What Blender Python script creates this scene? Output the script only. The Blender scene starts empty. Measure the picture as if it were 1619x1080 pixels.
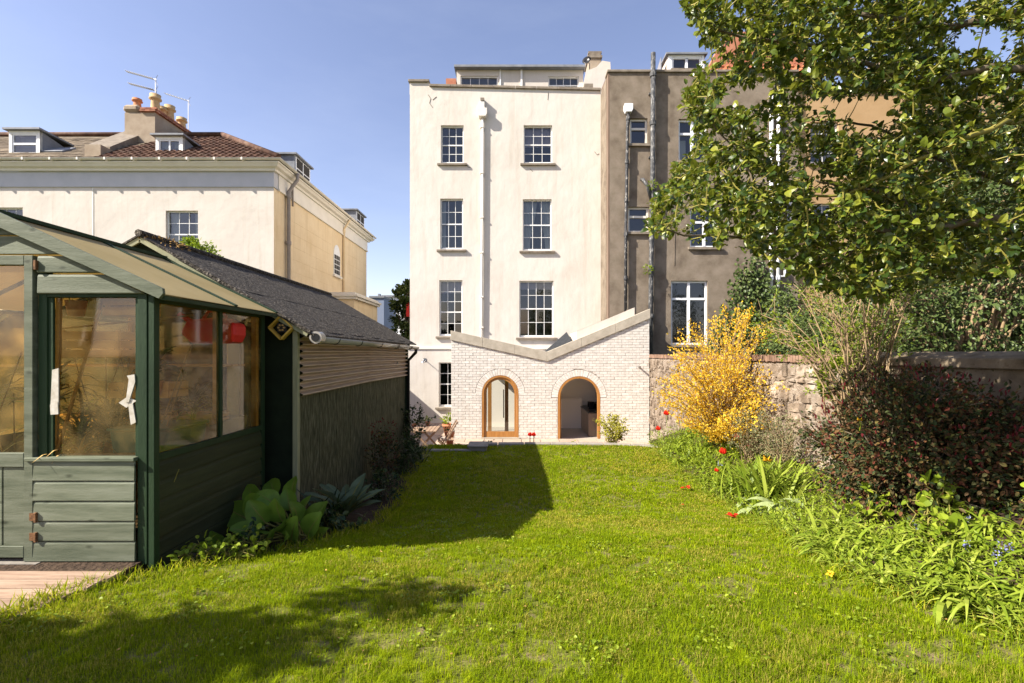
import bpy, math, random
import numpy as np
from mathutils import Vector, Matrix
random.seed(7); rng = np.random.default_rng(7)
S = bpy.context.scene
COL = S.collection
R = math.radians
# ------------------------------------------------------------------ camera
F = 765.0; EYE = 1.5
cd = bpy.data.cameras.new('camera'); cam = bpy.data.objects.new('camera', cd); COL.objects.link(cam)
cd.sensor_width = 36; cd.lens = 36*F/1619; cd.shift_x = -5.5/1619; cd.shift_y = 20/1619
cd.clip_end = 2000; cam.location = (0, 0, EYE); cam.rotation_euler = (R(90), 0, 0)
S.camera = cam
# ------------------------------------------------------------------ sky and sun
SD = Vector((1.0, 0.41, -0.86)).normalized()
ELEV = math.asin(-SD.z)
W = bpy.data.worlds.new('World'); S.world = W; W.use_nodes = True
nt = W.node_tree; bg = nt.nodes['Background']
sk = nt.nodes.new('ShaderNodeTexSky'); sk.sky_type = 'NISHITA'; sk.sun_disc = False
sk.sun_elevation = ELEV; sk.sun_rotation = math.atan2(-SD.x, -SD.y) % (2*math.pi)
sk.air_density = 1.0; sk.dust_density = 0.6; sk.ozone_density = 2.5
tint = nt.nodes.new('ShaderNodeVectorMath'); tint.operation = 'MULTIPLY'; tint.inputs[1].default_value = (1.34, 1.06, 1.02)   # the photograph's warm white balance
nt.links.new(sk.outputs[0], tint.inputs[0])
tc = nt.nodes.new('ShaderNodeTexCoord'); mpc = nt.nodes.new('ShaderNodeMapping'); mpc.inputs['Scale'].default_value = (1.2, 2.5, 5); mpc.inputs['Rotation'].default_value = (0, .5, .4)
cn = nt.nodes.new('ShaderNodeTexNoise'); cn.inputs['Scale'].default_value = 1.3; cn.inputs['Detail'].default_value = 8; cn.inputs['Roughness'].default_value = .6
cr_ = nt.nodes.new('ShaderNodeMapRange'); cr_.inputs[1].default_value = .45; cr_.inputs[2].default_value = .8; cr_.inputs[3].default_value = 0; cr_.inputs[4].default_value = .09
cm = nt.nodes.new('ShaderNodeMix'); cm.data_type = 'RGBA'; cm.inputs[7].default_value = (5.2, 5.6, 6.4, 1)     # thin high veil
nt.links.new(tc.outputs['Generated'], mpc.inputs[0]); nt.links.new(mpc.outputs[0], cn.inputs[0]); nt.links.new(cn.outputs[0], cr_.inputs[0]); nt.links.new(cr_.outputs[0], cm.inputs[0])
nt.links.new(tint.outputs[0], cm.inputs[6]); nt.links.new(cm.outputs[2], bg.inputs[0]); bg.inputs[1].default_value = 0.094
sl = bpy.data.lights.new('sun', 'SUN'); sl.energy = 5.0; sl.angle = R(0.53); sl.color = (1, 0.93, 0.82)
so = bpy.data.objects.new('sun', sl); COL.objects.link(so); so.rotation_euler = SD.to_track_quat('-Z', 'Y').to_euler()
so.location = (-20, -8, 20)
S.view_settings.view_transform = 'Standard'; S.view_settings.look = 'None'
S.view_settings.exposure = 1.3; S.view_settings.gamma = 1; S.view_settings.use_curve_mapping = False
S.render.engine = 'CYCLES'
S.cycles.max_bounces = 8; S.cycles.diffuse_bounces = 4; S.cycles.transparent_max_bounces = 16
S.cycles.caustics_reflective = False; S.cycles.caustics_refractive = False; S.cycles.sample_clamp_indirect = 8
try: S.cycles.use_denoising = True
except Exception: pass

# ------------------------------------------------------------------ helpers
def X(px, y): return (px-815)/F*y                 # a measured direction turned into metres at its distance
def Z(row, y): return EYE+(560-row)/F*y
def tag(o, label=None, cat=None, group=None, kind=None):
    for k, v in (('label', label), ('category', cat), ('group', group), ('kind', kind)):
        if v: o[k] = v
    return o
def thing(name, label, cat, loc=(0, 0, 0), rz=0, group=None):
    o = bpy.data.objects.new(name, None); COL.objects.link(o); o.location = loc; o.rotation_euler = (0, 0, rz)
    o.empty_display_size = .1
    return tag(o, label, cat, group)
def link(name, me, parent=None, loc=(0, 0, 0), rot=(0, 0, 0), scale=(1, 1, 1)):
    o = bpy.data.objects.new(name, me); COL.objects.link(o); o.parent = parent
    o.location = loc; o.rotation_euler = rot; o.scale = scale
    return o
def copy_tree(o, parent=None):
    c = o.copy(); COL.objects.link(c); c.parent = parent
    for ch in list(o.children): copy_tree(ch, c)
    return c

class MB:
    def __init__(s): s.v = []; s.f = []
    def add(s, vs, fs):
        n = len(s.v); s.v += [tuple(v) for v in vs]; s.f += [tuple(i+n for i in f) for f in fs]; return s
    def box(s, x0, x1, y0, y1, z0, z1):
        return s.add([(x0, y0, z0), (x1, y0, z0), (x1, y1, z0), (x0, y1, z0), (x0, y0, z1), (x1, y0, z1), (x1, y1, z1), (x0, y1, z1)],
                     [(3, 2, 1, 0), (4, 5, 6, 7), (0, 1, 5, 4), (1, 2, 6, 5), (2, 3, 7, 6), (3, 0, 4, 7)])
    def bar(s, a, b, w, h, up=(0, 0, 1)):        # square bar from a to b, w across, h along up
        a = Vector(a); b = Vector(b); d = (b-a).normalized(); u = Vector(up); sd = d.cross(u).normalized(); u = sd.cross(d).normalized()
        c = [sd*(-w/2)-u*h/2, sd*(w/2)-u*h/2, sd*(w/2)+u*h/2, sd*(-w/2)+u*h/2]
        return s.add([a+k for k in c]+[b+k for k in c], [(3, 2, 1, 0), (4, 5, 6, 7), (0, 1, 5, 4), (1, 2, 6, 5), (2, 3, 7, 6), (3, 0, 4, 7)][0:6])
    def prism(s, pts, ax, a, b):                  # polygon pts extruded along axis ax from a to b
        def q(p, t):
            return {'x': (t, p[0], p[1]), 'y': (p[0], t, p[1]), 'z': (p[0], p[1], t)}[ax]
        n = len(pts)
        return s.add([q(p, a) for p in pts]+[q(p, b) for p in pts],
                     [tuple(range(n)), tuple(range(2*n-1, n-1, -1))]+[(i, i+n, (i+1) % n+n, (i+1) % n) for i in range(n)])
    def tube(s, pts, r, n=8, cap=True):
        pts = [Vector(p) for p in pts]; rs = r if hasattr(r, '__len__') else [r]*len(pts)
        vs = []; fs = []
        prev = None
        for i, p in enumerate(pts):
            d = (pts[min(i+1, len(pts)-1)]-pts[max(i-1, 0)])
            if d.length < 1e-9: d = Vector((0, 0, 1))
            d.normalize()
            if prev is None: u = d.orthogonal().normalized()
            else:
                u = prev-d*prev.dot(d)
                u = u.normalized() if u.length > 1e-6 else d.orthogonal().normalized()
            prev = u; w = d.cross(u)
            for k in range(n):
                a = 2*math.pi*k/n; vs.append(p+(u*math.cos(a)+w*math.sin(a))*rs[i])
        for i in range(len(pts)-1):
            for k in range(n):
                k2 = (k+1) % n; fs.append((i*n+k, i*n+k2, (i+1)*n+k2, (i+1)*n+k))
        if cap:
            fs.append(tuple(range(n-1, -1, -1))); m = (len(pts)-1)*n; fs.append(tuple(range(m, m+n)))
        return s.add(vs, fs)
    def lathe(s, prof, c=(0, 0, 0), n=16):       # profile (r, z)
        vs = []; fs = []
        for r, z in prof:
            for k in range(n):
                a = 2*math.pi*k/n; vs.append((c[0]+r*math.cos(a), c[1]+r*math.sin(a), c[2]+z))
        for i in range(len(prof)-1):
            for k in range(n):
                k2 = (k+1) % n; fs.append((i*n+k, i*n+k2, (i+1)*n+k2, (i+1)*n+k))
        fs.append(tuple(range(n-1, -1, -1))); m = (len(prof)-1)*n; fs.append(tuple(range(m, m+n)))
        return s.add(vs, fs)
    def mesh(s, name, mat=None, smooth=False):
        me = bpy.data.meshes.new(name); me.from_pydata([tuple(v) for v in s.v], [], s.f)
        if mat: me.materials.append(mat)
        if smooth:
            me.polygons.foreach_set('use_smooth', [True]*len(me.polygons))
        me.update(); return me
    def build(s, name, mat, parent=None, smooth=False, bevel=0, **k):
        o = link(name, s.mesh(name, mat, smooth), parent)
        if bevel:
            b = o.modifiers.new('edge', 'BEVEL'); b.width = bevel; b.segments = 1; b.limit_method = 'ANGLE'
        return tag(o, **k)
def autosmooth(me, ang=40):
    me.polygons.foreach_set('use_smooth', [True]*len(me.polygons))
    try: me.set_sharp_from_angle(angle=R(ang))
    except Exception: pass

def np_mesh(name, V, faces, mat, rnd=None, smooth=False):
    me = bpy.data.meshes.new(name); V = np.asarray(V, np.float32)
    me.vertices.add(len(V)); me.vertices.foreach_set('co', V.ravel())
    faces = [np.asarray(f, np.int32) for f in faces if len(f)]
    loops = np.concatenate([f.ravel() for f in faces]); tot = np.concatenate([np.full(len(f), f.shape[1], np.int32) for f in faces])
    st = np.concatenate([[0], np.cumsum(tot)[:-1]]).astype(np.int32)
    me.loops.add(len(loops)); me.loops.foreach_set('vertex_index', loops)
    me.polygons.add(len(tot)); me.polygons.foreach_set('loop_start', st)
    me.polygons.foreach_set('use_smooth', np.full(len(tot), smooth))
    if rnd is not None:
        a = me.attributes.new('rnd', 'FLOAT', 'POINT'); a.data.foreach_set('value', np.asarray(rnd, np.float32))
    me.materials.append(mat); me.update(calc_edges=True); me.validate(); return me

def frames(D, N=None, roll=None):
    D = D/np.linalg.norm(D, axis=1, keepdims=True)
    if N is None: N = rng.normal(size=D.shape)
    Xa = np.cross(D, N); Xa /= (np.linalg.norm(Xa, axis=1, keepdims=True)+1e-9)
    Za = np.cross(Xa, D); return Xa, D, Za
def scatter(tv, tf, P, D, sc, N=None):           # template along +Y, normal +Z, to positions P, directions D
    Xa, Ya, Za = frames(D, N); n = len(P); m = len(tv)
    T = tv[None]*np.asarray(sc)[:, None, None] if np.ndim(sc) == 1 else tv[None]*np.asarray(sc)[:, None, :]
    V = P[:, None]+T[:, :, :1]*Xa[:, None]+T[:, :, 1:2]*Ya[:, None]+T[:, :, 2:]*Za[:, None]
    off = (np.arange(n)*m)[:, None, None]
    fs = [(f[None]+off).reshape(-1, f.shape[1]) for f in tf]
    return V.reshape(-1, 3), fs
def leaf_full(w=.5, fold=.12, curl=.1):
    v = np.array([(0, 0, 0), (0, .34, .0), (0, .68, -curl*.3), (0, 1, -curl), (-w*.42, .25, fold), (-w*.5, .55, fold), (-w*.3, .82, fold*.5-curl*.5),
                  (w*.42, .25, fold), (w*.5, .55, fold), (w*.3, .82, fold*.5-curl*.5)], float)
    return v, [np.array([(0, 1, 4), (0, 7, 1), (2, 3, 6), (2, 9, 3)]), np.array([(1, 2, 5, 4), (2, 6, 5, 5)][:1]+[(1, 7, 8, 2)]), np.array([(2, 6, 5), (2, 8, 9)])]
def leaf_small(w=.5, fold=.1):
    return np.array([(0, 0, 0), (-w/2, .45, fold), (0, 1, 0), (w/2, .45, fold)], float), [np.array([(0, 2, 1), (0, 3, 2)])]
def leaf_strap(w=.06, n=5, bend=.6):
    vs = []; fs = []
    for i in range(n+1):
        t = i/n; ww = w*(1-t**2.2)*.5+.001; y = t*(1-.35*bend*t*t); z = -bend*t*t*.6
        vs += [(-ww, y, z+.0), (ww, y, z)]
    for i in range(n): fs.append((2*i, 2*i+1, 2*i+3, 2*i+2))
    return np.array(vs, float), [np.array(fs)]
def vnoise(x, y, s=1.0, seed=0):
    x = np.asarray(x)*s+seed*17.3; y = np.asarray(y)*s+seed*5.1
    xi = np.floor(x).astype(int); yi = np.floor(y).astype(int); fx = x-xi; fy = y-yi
    fx = fx*fx*(3-2*fx); fy = fy*fy*(3-2*fy)
    def h(a, b):
        n = np.sin(a*127.1+b*311.7+seed)*43758.5453; return n-np.floor(n)
    return (h(xi, yi)*(1-fx)+h(xi+1, yi)*fx)*(1-fy)+(h(xi, yi+1)*(1-fx)+h(xi+1, yi+1)*fx)*fy

def pieces(parent, name, templates, items, mat, limit=300, mname=None):
    """items: (template index, loc, rot, scale); the first `limit` are objects, the rest one joined mesh"""
    for ti, loc, rot, sc in items[:limit]: link(name, templates[ti], parent, loc, rot, sc)
    rest = items[limit:]
    if rest:
        Vs = []; fs = []; n = 0
        cache = [(np.array([v.co[:] for v in t.vertices]), [tuple(p.vertices) for p in t.polygons]) for t in templates]
        from mathutils import Euler
        for ti, loc, rot, sc in rest:
            v, f = cache[ti]; m = np.array(Euler(rot).to_matrix())
            Vs.append((v*np.array(sc))@m.T+np.array(loc)); fs += [tuple(i+n for i in p) for p in f]; n += len(v)
        me = bpy.data.meshes.new(name); me.from_pydata(np.concatenate(Vs).tolist(), [], fs); me.materials.append(mat)
        o = link(mname or name+'_field', me, parent); o['kind'] = 'stuff'

# ------------------------------------------------------------------ materials
def M(name, cols, scale=4, rough=.75, bump=0, bscale=30, stretch=(1, 1, 1), rnd=0, attr=False, spec=.22, pos=None, detail=5, metal=0,
      transl=0, tcol=None, streak=0, knots=0, coat=0, bdist=.01):
    m = bpy.data.materials.new(name); m.use_nodes = True; t = m.node_tree; N = t.nodes; L = t.links
    b = N['Principled BSDF']; b.inputs['Roughness'].default_value = rough; b.inputs['Metallic'].default_value = metal
    b.inputs['Specular IOR Level'].default_value = spec
    if coat: b.inputs['Coat Weight'].default_value = coat
    geo = N.new('ShaderNodeNewGeometry'); mp = N.new('ShaderNodeMapping'); mp.inputs['Scale'].default_value = stretch
    L.new(geo.outputs['Position'], mp.inputs[0])
    rp = N.new('ShaderNodeValToRGB'); cr = rp.color_ramp
    n = len(cols); pos = pos or [(.3+.4*i/(n-1)) if n > 1 else .5 for i in range(n)]
    while len(cr.elements) < n: cr.elements.new(.5)
    for e, c, p in zip(cr.elements, cols, pos if n > 1 else [0]): e.position = p; e.color = (*c, 1)
    if n == 1:
        cr.elements[0].color = (*cols[0], 1); cr.elements[1].color = (*cols[0], 1)
    no = N.new('ShaderNodeTexNoise'); no.inputs['Scale'].default_value = scale; no.inputs['Detail'].default_value = detail
    no.inputs['Roughness'].default_value = .6
    L.new(mp.outputs[0], no.inputs[0])
    if attr:
        at = N.new('ShaderNodeAttribute'); at.attribute_name = 'rnd'; oi = N.new('ShaderNodeObjectInfo')
        ad = N.new('ShaderNodeMath'); ad.operation = 'ADD'; L.new(at.outputs['Fac'], ad.inputs[0]); L.new(oi.outputs['Random'], ad.inputs[1])
        fr = N.new('ShaderNodeMath'); fr.operation = 'FRACT'; L.new(ad.outputs[0], fr.inputs[0]); L.new(fr.outputs[0], rp.inputs[0])
        if pos and n > 1:
            for i, e in enumerate(cr.elements): e.position = i/(n-1)
    else: L.new(no.outputs[0], rp.inputs[0])
    col = rp.outputs[0]
    if rnd:
        oi = N.new('ShaderNodeObjectInfo'); mr = N.new('ShaderNodeMapRange'); mr.inputs[3].default_value = 1-rnd; mr.inputs[4].default_value = 1+rnd
        L.new(oi.outputs['Random'], mr.inputs[0]); hs = N.new('ShaderNodeHueSaturation'); L.new(mr.outputs[0], hs.inputs['Value']); L.new(col, hs.inputs['Color']); col = hs.outputs[0]
    def darken(fac_out, amt, dark):
        nonlocal col
        mx = N.new('ShaderNodeMix'); mx.data_type = 'RGBA'; mx.blend_type = 'MULTIPLY'; mu = N.new('ShaderNodeMath'); mu.operation = 'MULTIPLY'; mu.inputs[1].default_value = amt
        L.new(fac_out, mu.inputs[0]); L.new(mu.outputs[0], mx.inputs[0]); L.new(col, mx.inputs[6]); mx.inputs[7].default_value = (*dark, 1); col = mx.outputs[2]
    def rng_(out, a, b_, c=0, d=1):
        q = N.new('ShaderNodeMapRange'); q.inputs[1].default_value = a; q.inputs[2].default_value = b_; q.inputs[3].default_value = c; q.inputs[4].default_value = d; L.new(out, q.inputs[0]); return q.outputs[0]
    if streak:                                    # rain streaks and patchy repairs in old render
        m2 = N.new('ShaderNodeMapping'); m2.inputs['Scale'].default_value = (2.6, 2.6, .16); L.new(geo.outputs['Position'], m2.inputs[0])
        n2 = N.new('ShaderNodeTexNoise'); n2.inputs['Scale'].default_value = 1.6; n2.inputs['Detail'].default_value = 7; n2.inputs['Roughness'].default_value = .65; L.new(m2.outputs[0], n2.inputs[0])
        darken(rng_(n2.outputs[0], .52, .72), streak, (.62, .56, .46))
        n3 = N.new('ShaderNodeTexNoise'); n3.inputs['Scale'].default_value = .9; n3.inputs['Detail'].default_value = 2; L.new(geo.outputs['Position'], n3.inputs[0])
        darken(rng_(n3.outputs[0], .54, .56), streak*.28, (.8, .76, .7))
        n4 = N.new('ShaderNodeTexNoise'); n4.inputs['Scale'].default_value = 22; n4.inputs['Detail'].default_value = 6; L.new(geo.outputs['Position'], n4.inputs[0])
        darken(rng_(n4.outputs[0], .60, .72), streak*.7, (.55, .5, .42))
    if knots:
        m2 = N.new('ShaderNodeMapping'); m2.inputs['Scale'].default_value = (4.5, 4.5, 9); L.new(geo.outputs['Position'], m2.inputs[0])
        vo = N.new('ShaderNodeTexVoronoi'); vo.inputs['Scale'].default_value = 1; L.new(m2.outputs[0], vo.inputs['Vector']); darken(rng_(vo.outputs['Distance'], .16, .05), knots, (.28, .3, .26))
    L.new(col, b.inputs['Base Color'])
    if bump:
        bn = N.new('ShaderNodeTexNoise'); bn.inputs['Scale'].default_value = bscale; bn.inputs['Detail'].default_value = 4; L.new(mp.outputs[0], bn.inputs[0])
        bp = N.new('ShaderNodeBump'); bp.inputs['Strength'].default_value = bump; bp.inputs['Distance'].default_value = bdist
        L.new(bn.outputs[0], bp.inputs['Height']); L.new(bp.outputs[0], b.inputs['Normal'])
    if transl:
        tr = N.new('ShaderNodeBsdfTranslucent'); ms = N.new('ShaderNodeMixShader'); ms.inputs[0].default_value = transl
        if tcol: 
            mc = N.new('ShaderNodeMix'); mc.data_type = 'RGBA'; mc.inputs[0].default_value = .6; L.new(col, mc.inputs[6]); mc.inputs[7].default_value = (*tcol, 1); L.new(mc.outputs[2], tr.inputs[0])
        else: L.new(col, tr.inputs[0])
        L.new(b.outputs[0], ms.inputs[1]); L.new(tr.outputs[0], ms.inputs[2]); L.new(ms.outputs[0], N['Material Output'].inputs[0])
    return m
def glass(name, tint=(.9, .95, .95), refl=.06, milky=0, milk=(.8, .75, .5), rough=.02, dirt=0):
    m = bpy.data.materials.new(name); m.use_nodes = True; t = m.node_tree; N = t.nodes; L = t.links; N.remove(N['Principled BSDF'])
    tr = N.new('ShaderNodeBsdfTransparent'); tr.inputs[0].default_value = (*tint, 1)
    gl = N.new('ShaderNodeBsdfGlossy'); gl.inputs['Roughness'].default_value = rough
    fr = N.new('ShaderNodeFresnel'); fr.inputs[0].default_value = 1.5
    ad = N.new('ShaderNodeMath'); ad.operation = 'ADD'; ad.inputs[1].default_value = refl; L.new(fr.outputs[0], ad.inputs[0])
    base = tr.outputs[0]
    if milky:
        tl = N.new('ShaderNodeBsdfTranslucent'); tl.inputs[0].default_value = (*milk, 1); df = N.new('ShaderNodeBsdfDiffuse'); df.inputs[0].default_value = (*milk, 1)
        m2 = N.new('ShaderNodeMixShader'); m2.inputs[0].default_value = .5; L.new(tl.outputs[0], m2.inputs[1]); L.new(df.outputs[0], m2.inputs[2])
        m1 = N.new('ShaderNodeMixShader'); m1.inputs[0].default_value = milky
        if dirt:
            g = N.new('ShaderNodeNewGeometry'); mp = N.new('ShaderNodeMapping'); mp.inputs['Scale'].default_value = (5, 5, 40); mp.inputs['Rotation'].default_value = (.6, .8, 0)
            n1 = N.new('ShaderNodeTexNoise'); n1.inputs['Scale'].default_value = 9; n1.inputs['Detail'].default_value = 10; n1.inputs['Roughness'].default_value = .75
            L.new(g.outputs[0], mp.inputs[0]); L.new(mp.outputs[0], n1.inputs[0])
            n2 = N.new('ShaderNodeTexNoise'); n2.inputs['Scale'].default_value = 5; L.new(g.outputs[0], n2.inputs[0])
            mu = N.new('ShaderNodeMath'); mu.operation = 'MULTIPLY'; L.new(n1.outputs[0], mu.inputs[0]); L.new(n2.outputs[0], mu.inputs[1])
            mr = N.new('ShaderNodeMapRange'); mr.inputs[1].default_value = .18; mr.inputs[2].default_value = .36; mr.inputs[3].default_value = milky*.4; mr.inputs[4].default_value = min(1, milky+dirt)
            L.new(mu.outputs[0], mr.inputs[0]); L.new(mr.outputs[0], m1.inputs[0])
        L.new(tr.outputs[0], m1.inputs[1]); L.new(m2.outputs[0], m1.inputs[2]); base = m1.outputs[0]
    mx = N.new('ShaderNodeMixShader'); L.new(ad.outputs[0], mx.inputs[0]); L.new(base, mx.inputs[1]); L.new(gl.outputs[0], mx.inputs[2])
    L.new(mx.outputs[0], N['Material Output'].inputs[0]); return m

m_cream = M('cream render', [(.54, .495, .43), (.60, .555, .49), (.63, .59, .53)], streak=.32, scale=.7, rough=.85, bump=.5, bscale=3, bdist=.03, pos=[.22, .45, .7], stretch=(1, 1, .7))
m_yellow = M('warm yellow render', [(.68, .53, .33), (.76, .62, .42)], streak=.4, scale=1.0, rough=.85, bump=.3, bscale=5, bdist=.02)
m_pale = M('pale cream render', [(.54, .49, .43), (.61, .56, .495)], streak=.28, scale=.8, rough=.85, bump=.4, bscale=3, bdist=.03)
m_trimw = M('cream painted trim', [(.66, .62, .55), (.74, .70, .63)], scale=2, rough=.6)
m_frieze = M('frieze with cornice shade in colour', [(.42, .43, .46), (.5, .5, .53)], scale=1.5, rough=.7)  # grey is the cornice's shade painted into the frieze colour
m_brown = M('brown pebbledash', [(.145, .113, .082), (.22, .178, .132), (.28, .23, .178)], scale=2.2, rough=.95, bump=1, bscale=55, bdist=.03, detail=9, pos=[.3, .5, .72])
m_terra = M('terracotta stained render', [(.13, .085, .06), (.21, .155, .115)], scale=2.5, rough=.9, bump=.3, stretch=(6, 6, .5))
m_tan = M('tan render', [(.36, .23, .11), (.45, .30, .16)], scale=1.0, rough=.9, bump=.3, bscale=12)
m_stone = M('weathered sill stone', [(.16, .13, .10), (.27, .23, .18)], scale=5, rough=.9, bump=.3)
m_white = M('white gloss paint', [(.72, .71, .68), (.8, .79, .76)], scale=6, rough=.35)
m_upvc = M('white plastic', [(.78, .79, .8)], rough=.3)
m_glass = glass('window glass', (.8, .85, .85), .06)
m_room = M('dark room', [(.035, .033, .032), (.06, .055, .05)], scale=1.5, rough=.9)
m_curt = M('white curtain', [(.5, .49, .47), (.7, .69, .66)], scale=14, stretch=(1, 1, .05), rough=.9, transl=.3)
m_mauve = M('mauve blind', [(.38, .3, .34), (.42, .34, .38)], scale=8, rough=.9)
m_pipe = M('black iron pipe flaking', [(.03, .032, .035), (.06, .06, .062), (.35, .33, .3)], scale=18, rough=.6, pos=[.3, .56, .64], bump=.4, stretch=(1, 1, .4))
m_soilpipe = M('grey mottled iron pipe', [(.035, .037, .04), (.09, .09, .09), (.36, .35, .32)], scale=16, rough=.6, pos=[.38, .55, .70], bump=.4, stretch=(1, 1, .4))
m_greypipe = M('grey painted pipe', [(.26, .22, .2), (.33, .29, .26)], scale=6, rough=.5)
m_lead = M('lead sheet', [(.16, .17, .19), (.26, .27, .29)], scale=3, rough=.6)
m_tile = M('brown clay pantile', [(.055, .03, .02), (.12, .06, .038), (.22, .15, .10)], scale=3, rough=.85, rnd=.35, bump=.3, pos=[.3, .5, .75])
m_redtile = M('red clay tile', [(.36, .12, .055), (.48, .19, .09)], scale=4, rough=.85, rnd=.25)
m_slate = M('lichened roof', [(.09, .068, .048), (.16, .125, .085), (.24, .19, .13)], scale=1.6, rough=.9, bump=.6, bscale=12, bdist=.04)
m_chim = M('chimney render', [(.26, .2, .14), (.38, .31, .23)], scale=2.2, rough=.9, bump=.4)
m_brickred = M('red chimney brick', [(.28, .10, .06), (.36, .17, .10)], scale=5, rough=.9, rnd=.3)
m_pot = M('buff chimney pot', [(.38, .25, .12), (.52, .37, .2)], scale=6, rough=.8)
m_potred = M('terracotta', [(.42, .15, .07), (.52, .22, .11)], scale=6, rough=.8)
m_alu = M('dull aluminium', [(.35, .35, .36)], rough=.4, metal=.8)
m_brick = M('white washed brick', [(.54, .49, .425), (.63, .585, .52), (.69, .655, .595)], scale=9, rough=.85, rnd=.08, bump=.5, bscale=60, pos=[.3, .47, .68])
m_mortar = M('grey mortar', [(.31, .27, .225), (.40, .355, .30)], scale=20, rough=.95)
m_conc = M('pale concrete coping', [(.33, .29, .225), (.45, .40, .32)], scale=5, rough=.85, bump=.3)
m_zinc = M('grey zinc roof', [(.2, .22, .25), (.28, .3, .33)], scale=2, rough=.45, metal=.3)
m_oak = M('oiled oak', [(.30, .13, .035), (.44, .21, .06)], scale=5, rough=.4, stretch=(8, 8, .6), coat=.2)
m_kit = M('warm white kitchen', [(.80, .73, .63)], rough=.6)
m_clear = glass('clear rooflight glass', (.98, .98, .98), .0)
m_kfloor = M('beige floor', [(.50, .42, .32), (.58, .49, .38)], scale=4, rough=.4)
m_cab = M('grey brown cabinet', [(.20, .15, .11), (.25, .19, .14)], scale=4, rough=.35, rnd=.08)
m_blk = M('black metal', [(.02, .02, .022)], rough=.3)
m_steel = M('brushed steel', [(.5, .5, .5)], rough=.25, metal=1)
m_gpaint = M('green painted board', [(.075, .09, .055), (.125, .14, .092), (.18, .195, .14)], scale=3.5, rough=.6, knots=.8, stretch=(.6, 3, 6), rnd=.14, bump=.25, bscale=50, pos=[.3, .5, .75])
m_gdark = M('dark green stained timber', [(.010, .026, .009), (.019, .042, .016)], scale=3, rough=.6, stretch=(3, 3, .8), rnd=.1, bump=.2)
m_gside = M('side boarding with shade in colour', [(.022, .027, .010), (.040, .045, .018)], scale=3, rough=.7, stretch=(3, .5, 6), rnd=.1, bump=.25)  # board green darkened, shade of the unlit side put into the colour
m_poly = glass('yellowed acrylic pane', (.97, .84, .52), .02, milky=.09, milk=(.80, .54, .20), rough=.04, dirt=.20)
m_polyroof = M('yellowed roof sheet', [(.50, .40, .19), (.60, .49, .26)], scale=1.5, rough=.75, transl=.45, spec=.12)
m_pine = M('raw pine', [(.48, .28, .09), (.6, .38, .15)], scale=5, rough=.7, stretch=(1, 1, 6), rnd=.15)
m_rust = M('rusty hinge', [(.06, .03, .015), (.24, .12, .05)], scale=60, rough=.8)
m_felt = M('mineral roofing felt', [(.022, .018, .014), (.058, .049, .039), (.20, .175, .14)], scale=30, rough=.9, pos=[.38, .53, .68], bump=1, bscale=45, bdist=.03, detail=12)
m_gfelt = M('green mineral felt', [(.016, .017, .008), (.065, .066, .034), (.18, .17, .11)], scale=20, rough=.9, stretch=(1, 2.6, .35), detail=9, pos=[.3, .5, .72], bump=.6, bscale=60)
m_corr = M('brown corrugated plastic', [(.31, .225, .155), (.44, .33, .235)], scale=5, rough=.35, stretch=(1, .6, 3), bump=.2, spec=.5)
m_batten = M('pale green batten', [(.22, .22, .13), (.32, .31, .19)], scale=6, rough=.7, stretch=(4, 4, .6))
m_gutter = M('grey plastic gutter', [(.30, .28, .25), (.45, .42, .38)], scale=5, rough=.15, stretch=(1, .3, 1))
m_blackpl = M('black plastic', [(.02, .02, .02)], rough=.4)
m_deck = M('weathered deck board', [(.22, .14, .09), (.36, .25, .175), (.45, .33, .24)], scale=3, rough=.85, stretch=(.6, 10, 6), rnd=.12, bump=.2, bscale=60, pos=[.3, .5, .7])
m_soil = M('dark soil', [(.035, .022, .014), (.08, .052, .032)], scale=14, rough=.95, bump=1, bscale=30, bdist=.03)
m_lawn = M('mossy turf soil', [(.07, .09, .008), (.12, .125, .02), (.18, .135, .075)], scale=9, rough=.95, bump=.8, bscale=60, pos=[.32, .5, .68])
m_field = M('garden earth', [(.06, .07, .025), (.1, .11, .04)], scale=1, rough=.95)
m_pave = M('patio paving', [(.36, .27, .2), (.46, .36, .28)], scale=3, rough=.85, rnd=.12)
m_kerb = M('grey stone kerb', [(.20, .18, .15), (.32, .29, .25)], scale=5, rough=.9, bump=.4)
m_stones = M('limewashed rubble stone', [(.14, .105, .075), (.24, .185, .135), (.38, .32, .255)], scale=3, rough=.92, rnd=.3, bump=.7, bscale=25, bdist=.02, pos=[.3, .48, .68])
m_lime = M('lime mortar', [(.17, .13, .095), (.35, .29, .23)], scale=4, rough=.95, bump=1, bdist=.03)
m_wallrend = M('stained wall render', [(.09, .07, .045), (.19, .15, .10), (.29, .24, .17)], streak=.9, scale=3, rough=.95, bump=.4, pos=[.3, .5, .7])
m_capbrick = M('red coping brick', [(.15, .085, .055), (.26, .17, .12)], scale=8, rough=.9, rnd=.3)
m_teak = M('teak slat', [(.26, .17, .11), (.36, .25, .17)], scale=4, rough=.7)
m_bark = M('grey brown bark', [(.09, .07, .045), (.16, .13, .09)], scale=14, rough=.9, bump=.5)
m_holly = M('evergreen leaf', [(.014, .030, .006), (.032, .06, .009), (.065, .10, .012), (.13, .16, .018), (.24, .25, .03)], attr=True, rough=.32, spec=.35, transl=.25, tcol=(.28, .33, .03))
m_twig = M('yellow green twig', [(.16, .15, .03), (.26, .22, .05)], scale=5, rough=.6)
m_grassm = M('grass blade', [(.09, .145, .003), (.21, .30, .005), (.34, .42, .007), (.45, .44, .02), (.42, .34, .09)], attr=True, rough=.7, spec=.1, transl=.42, tcol=(.42, .46, .010))
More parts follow.
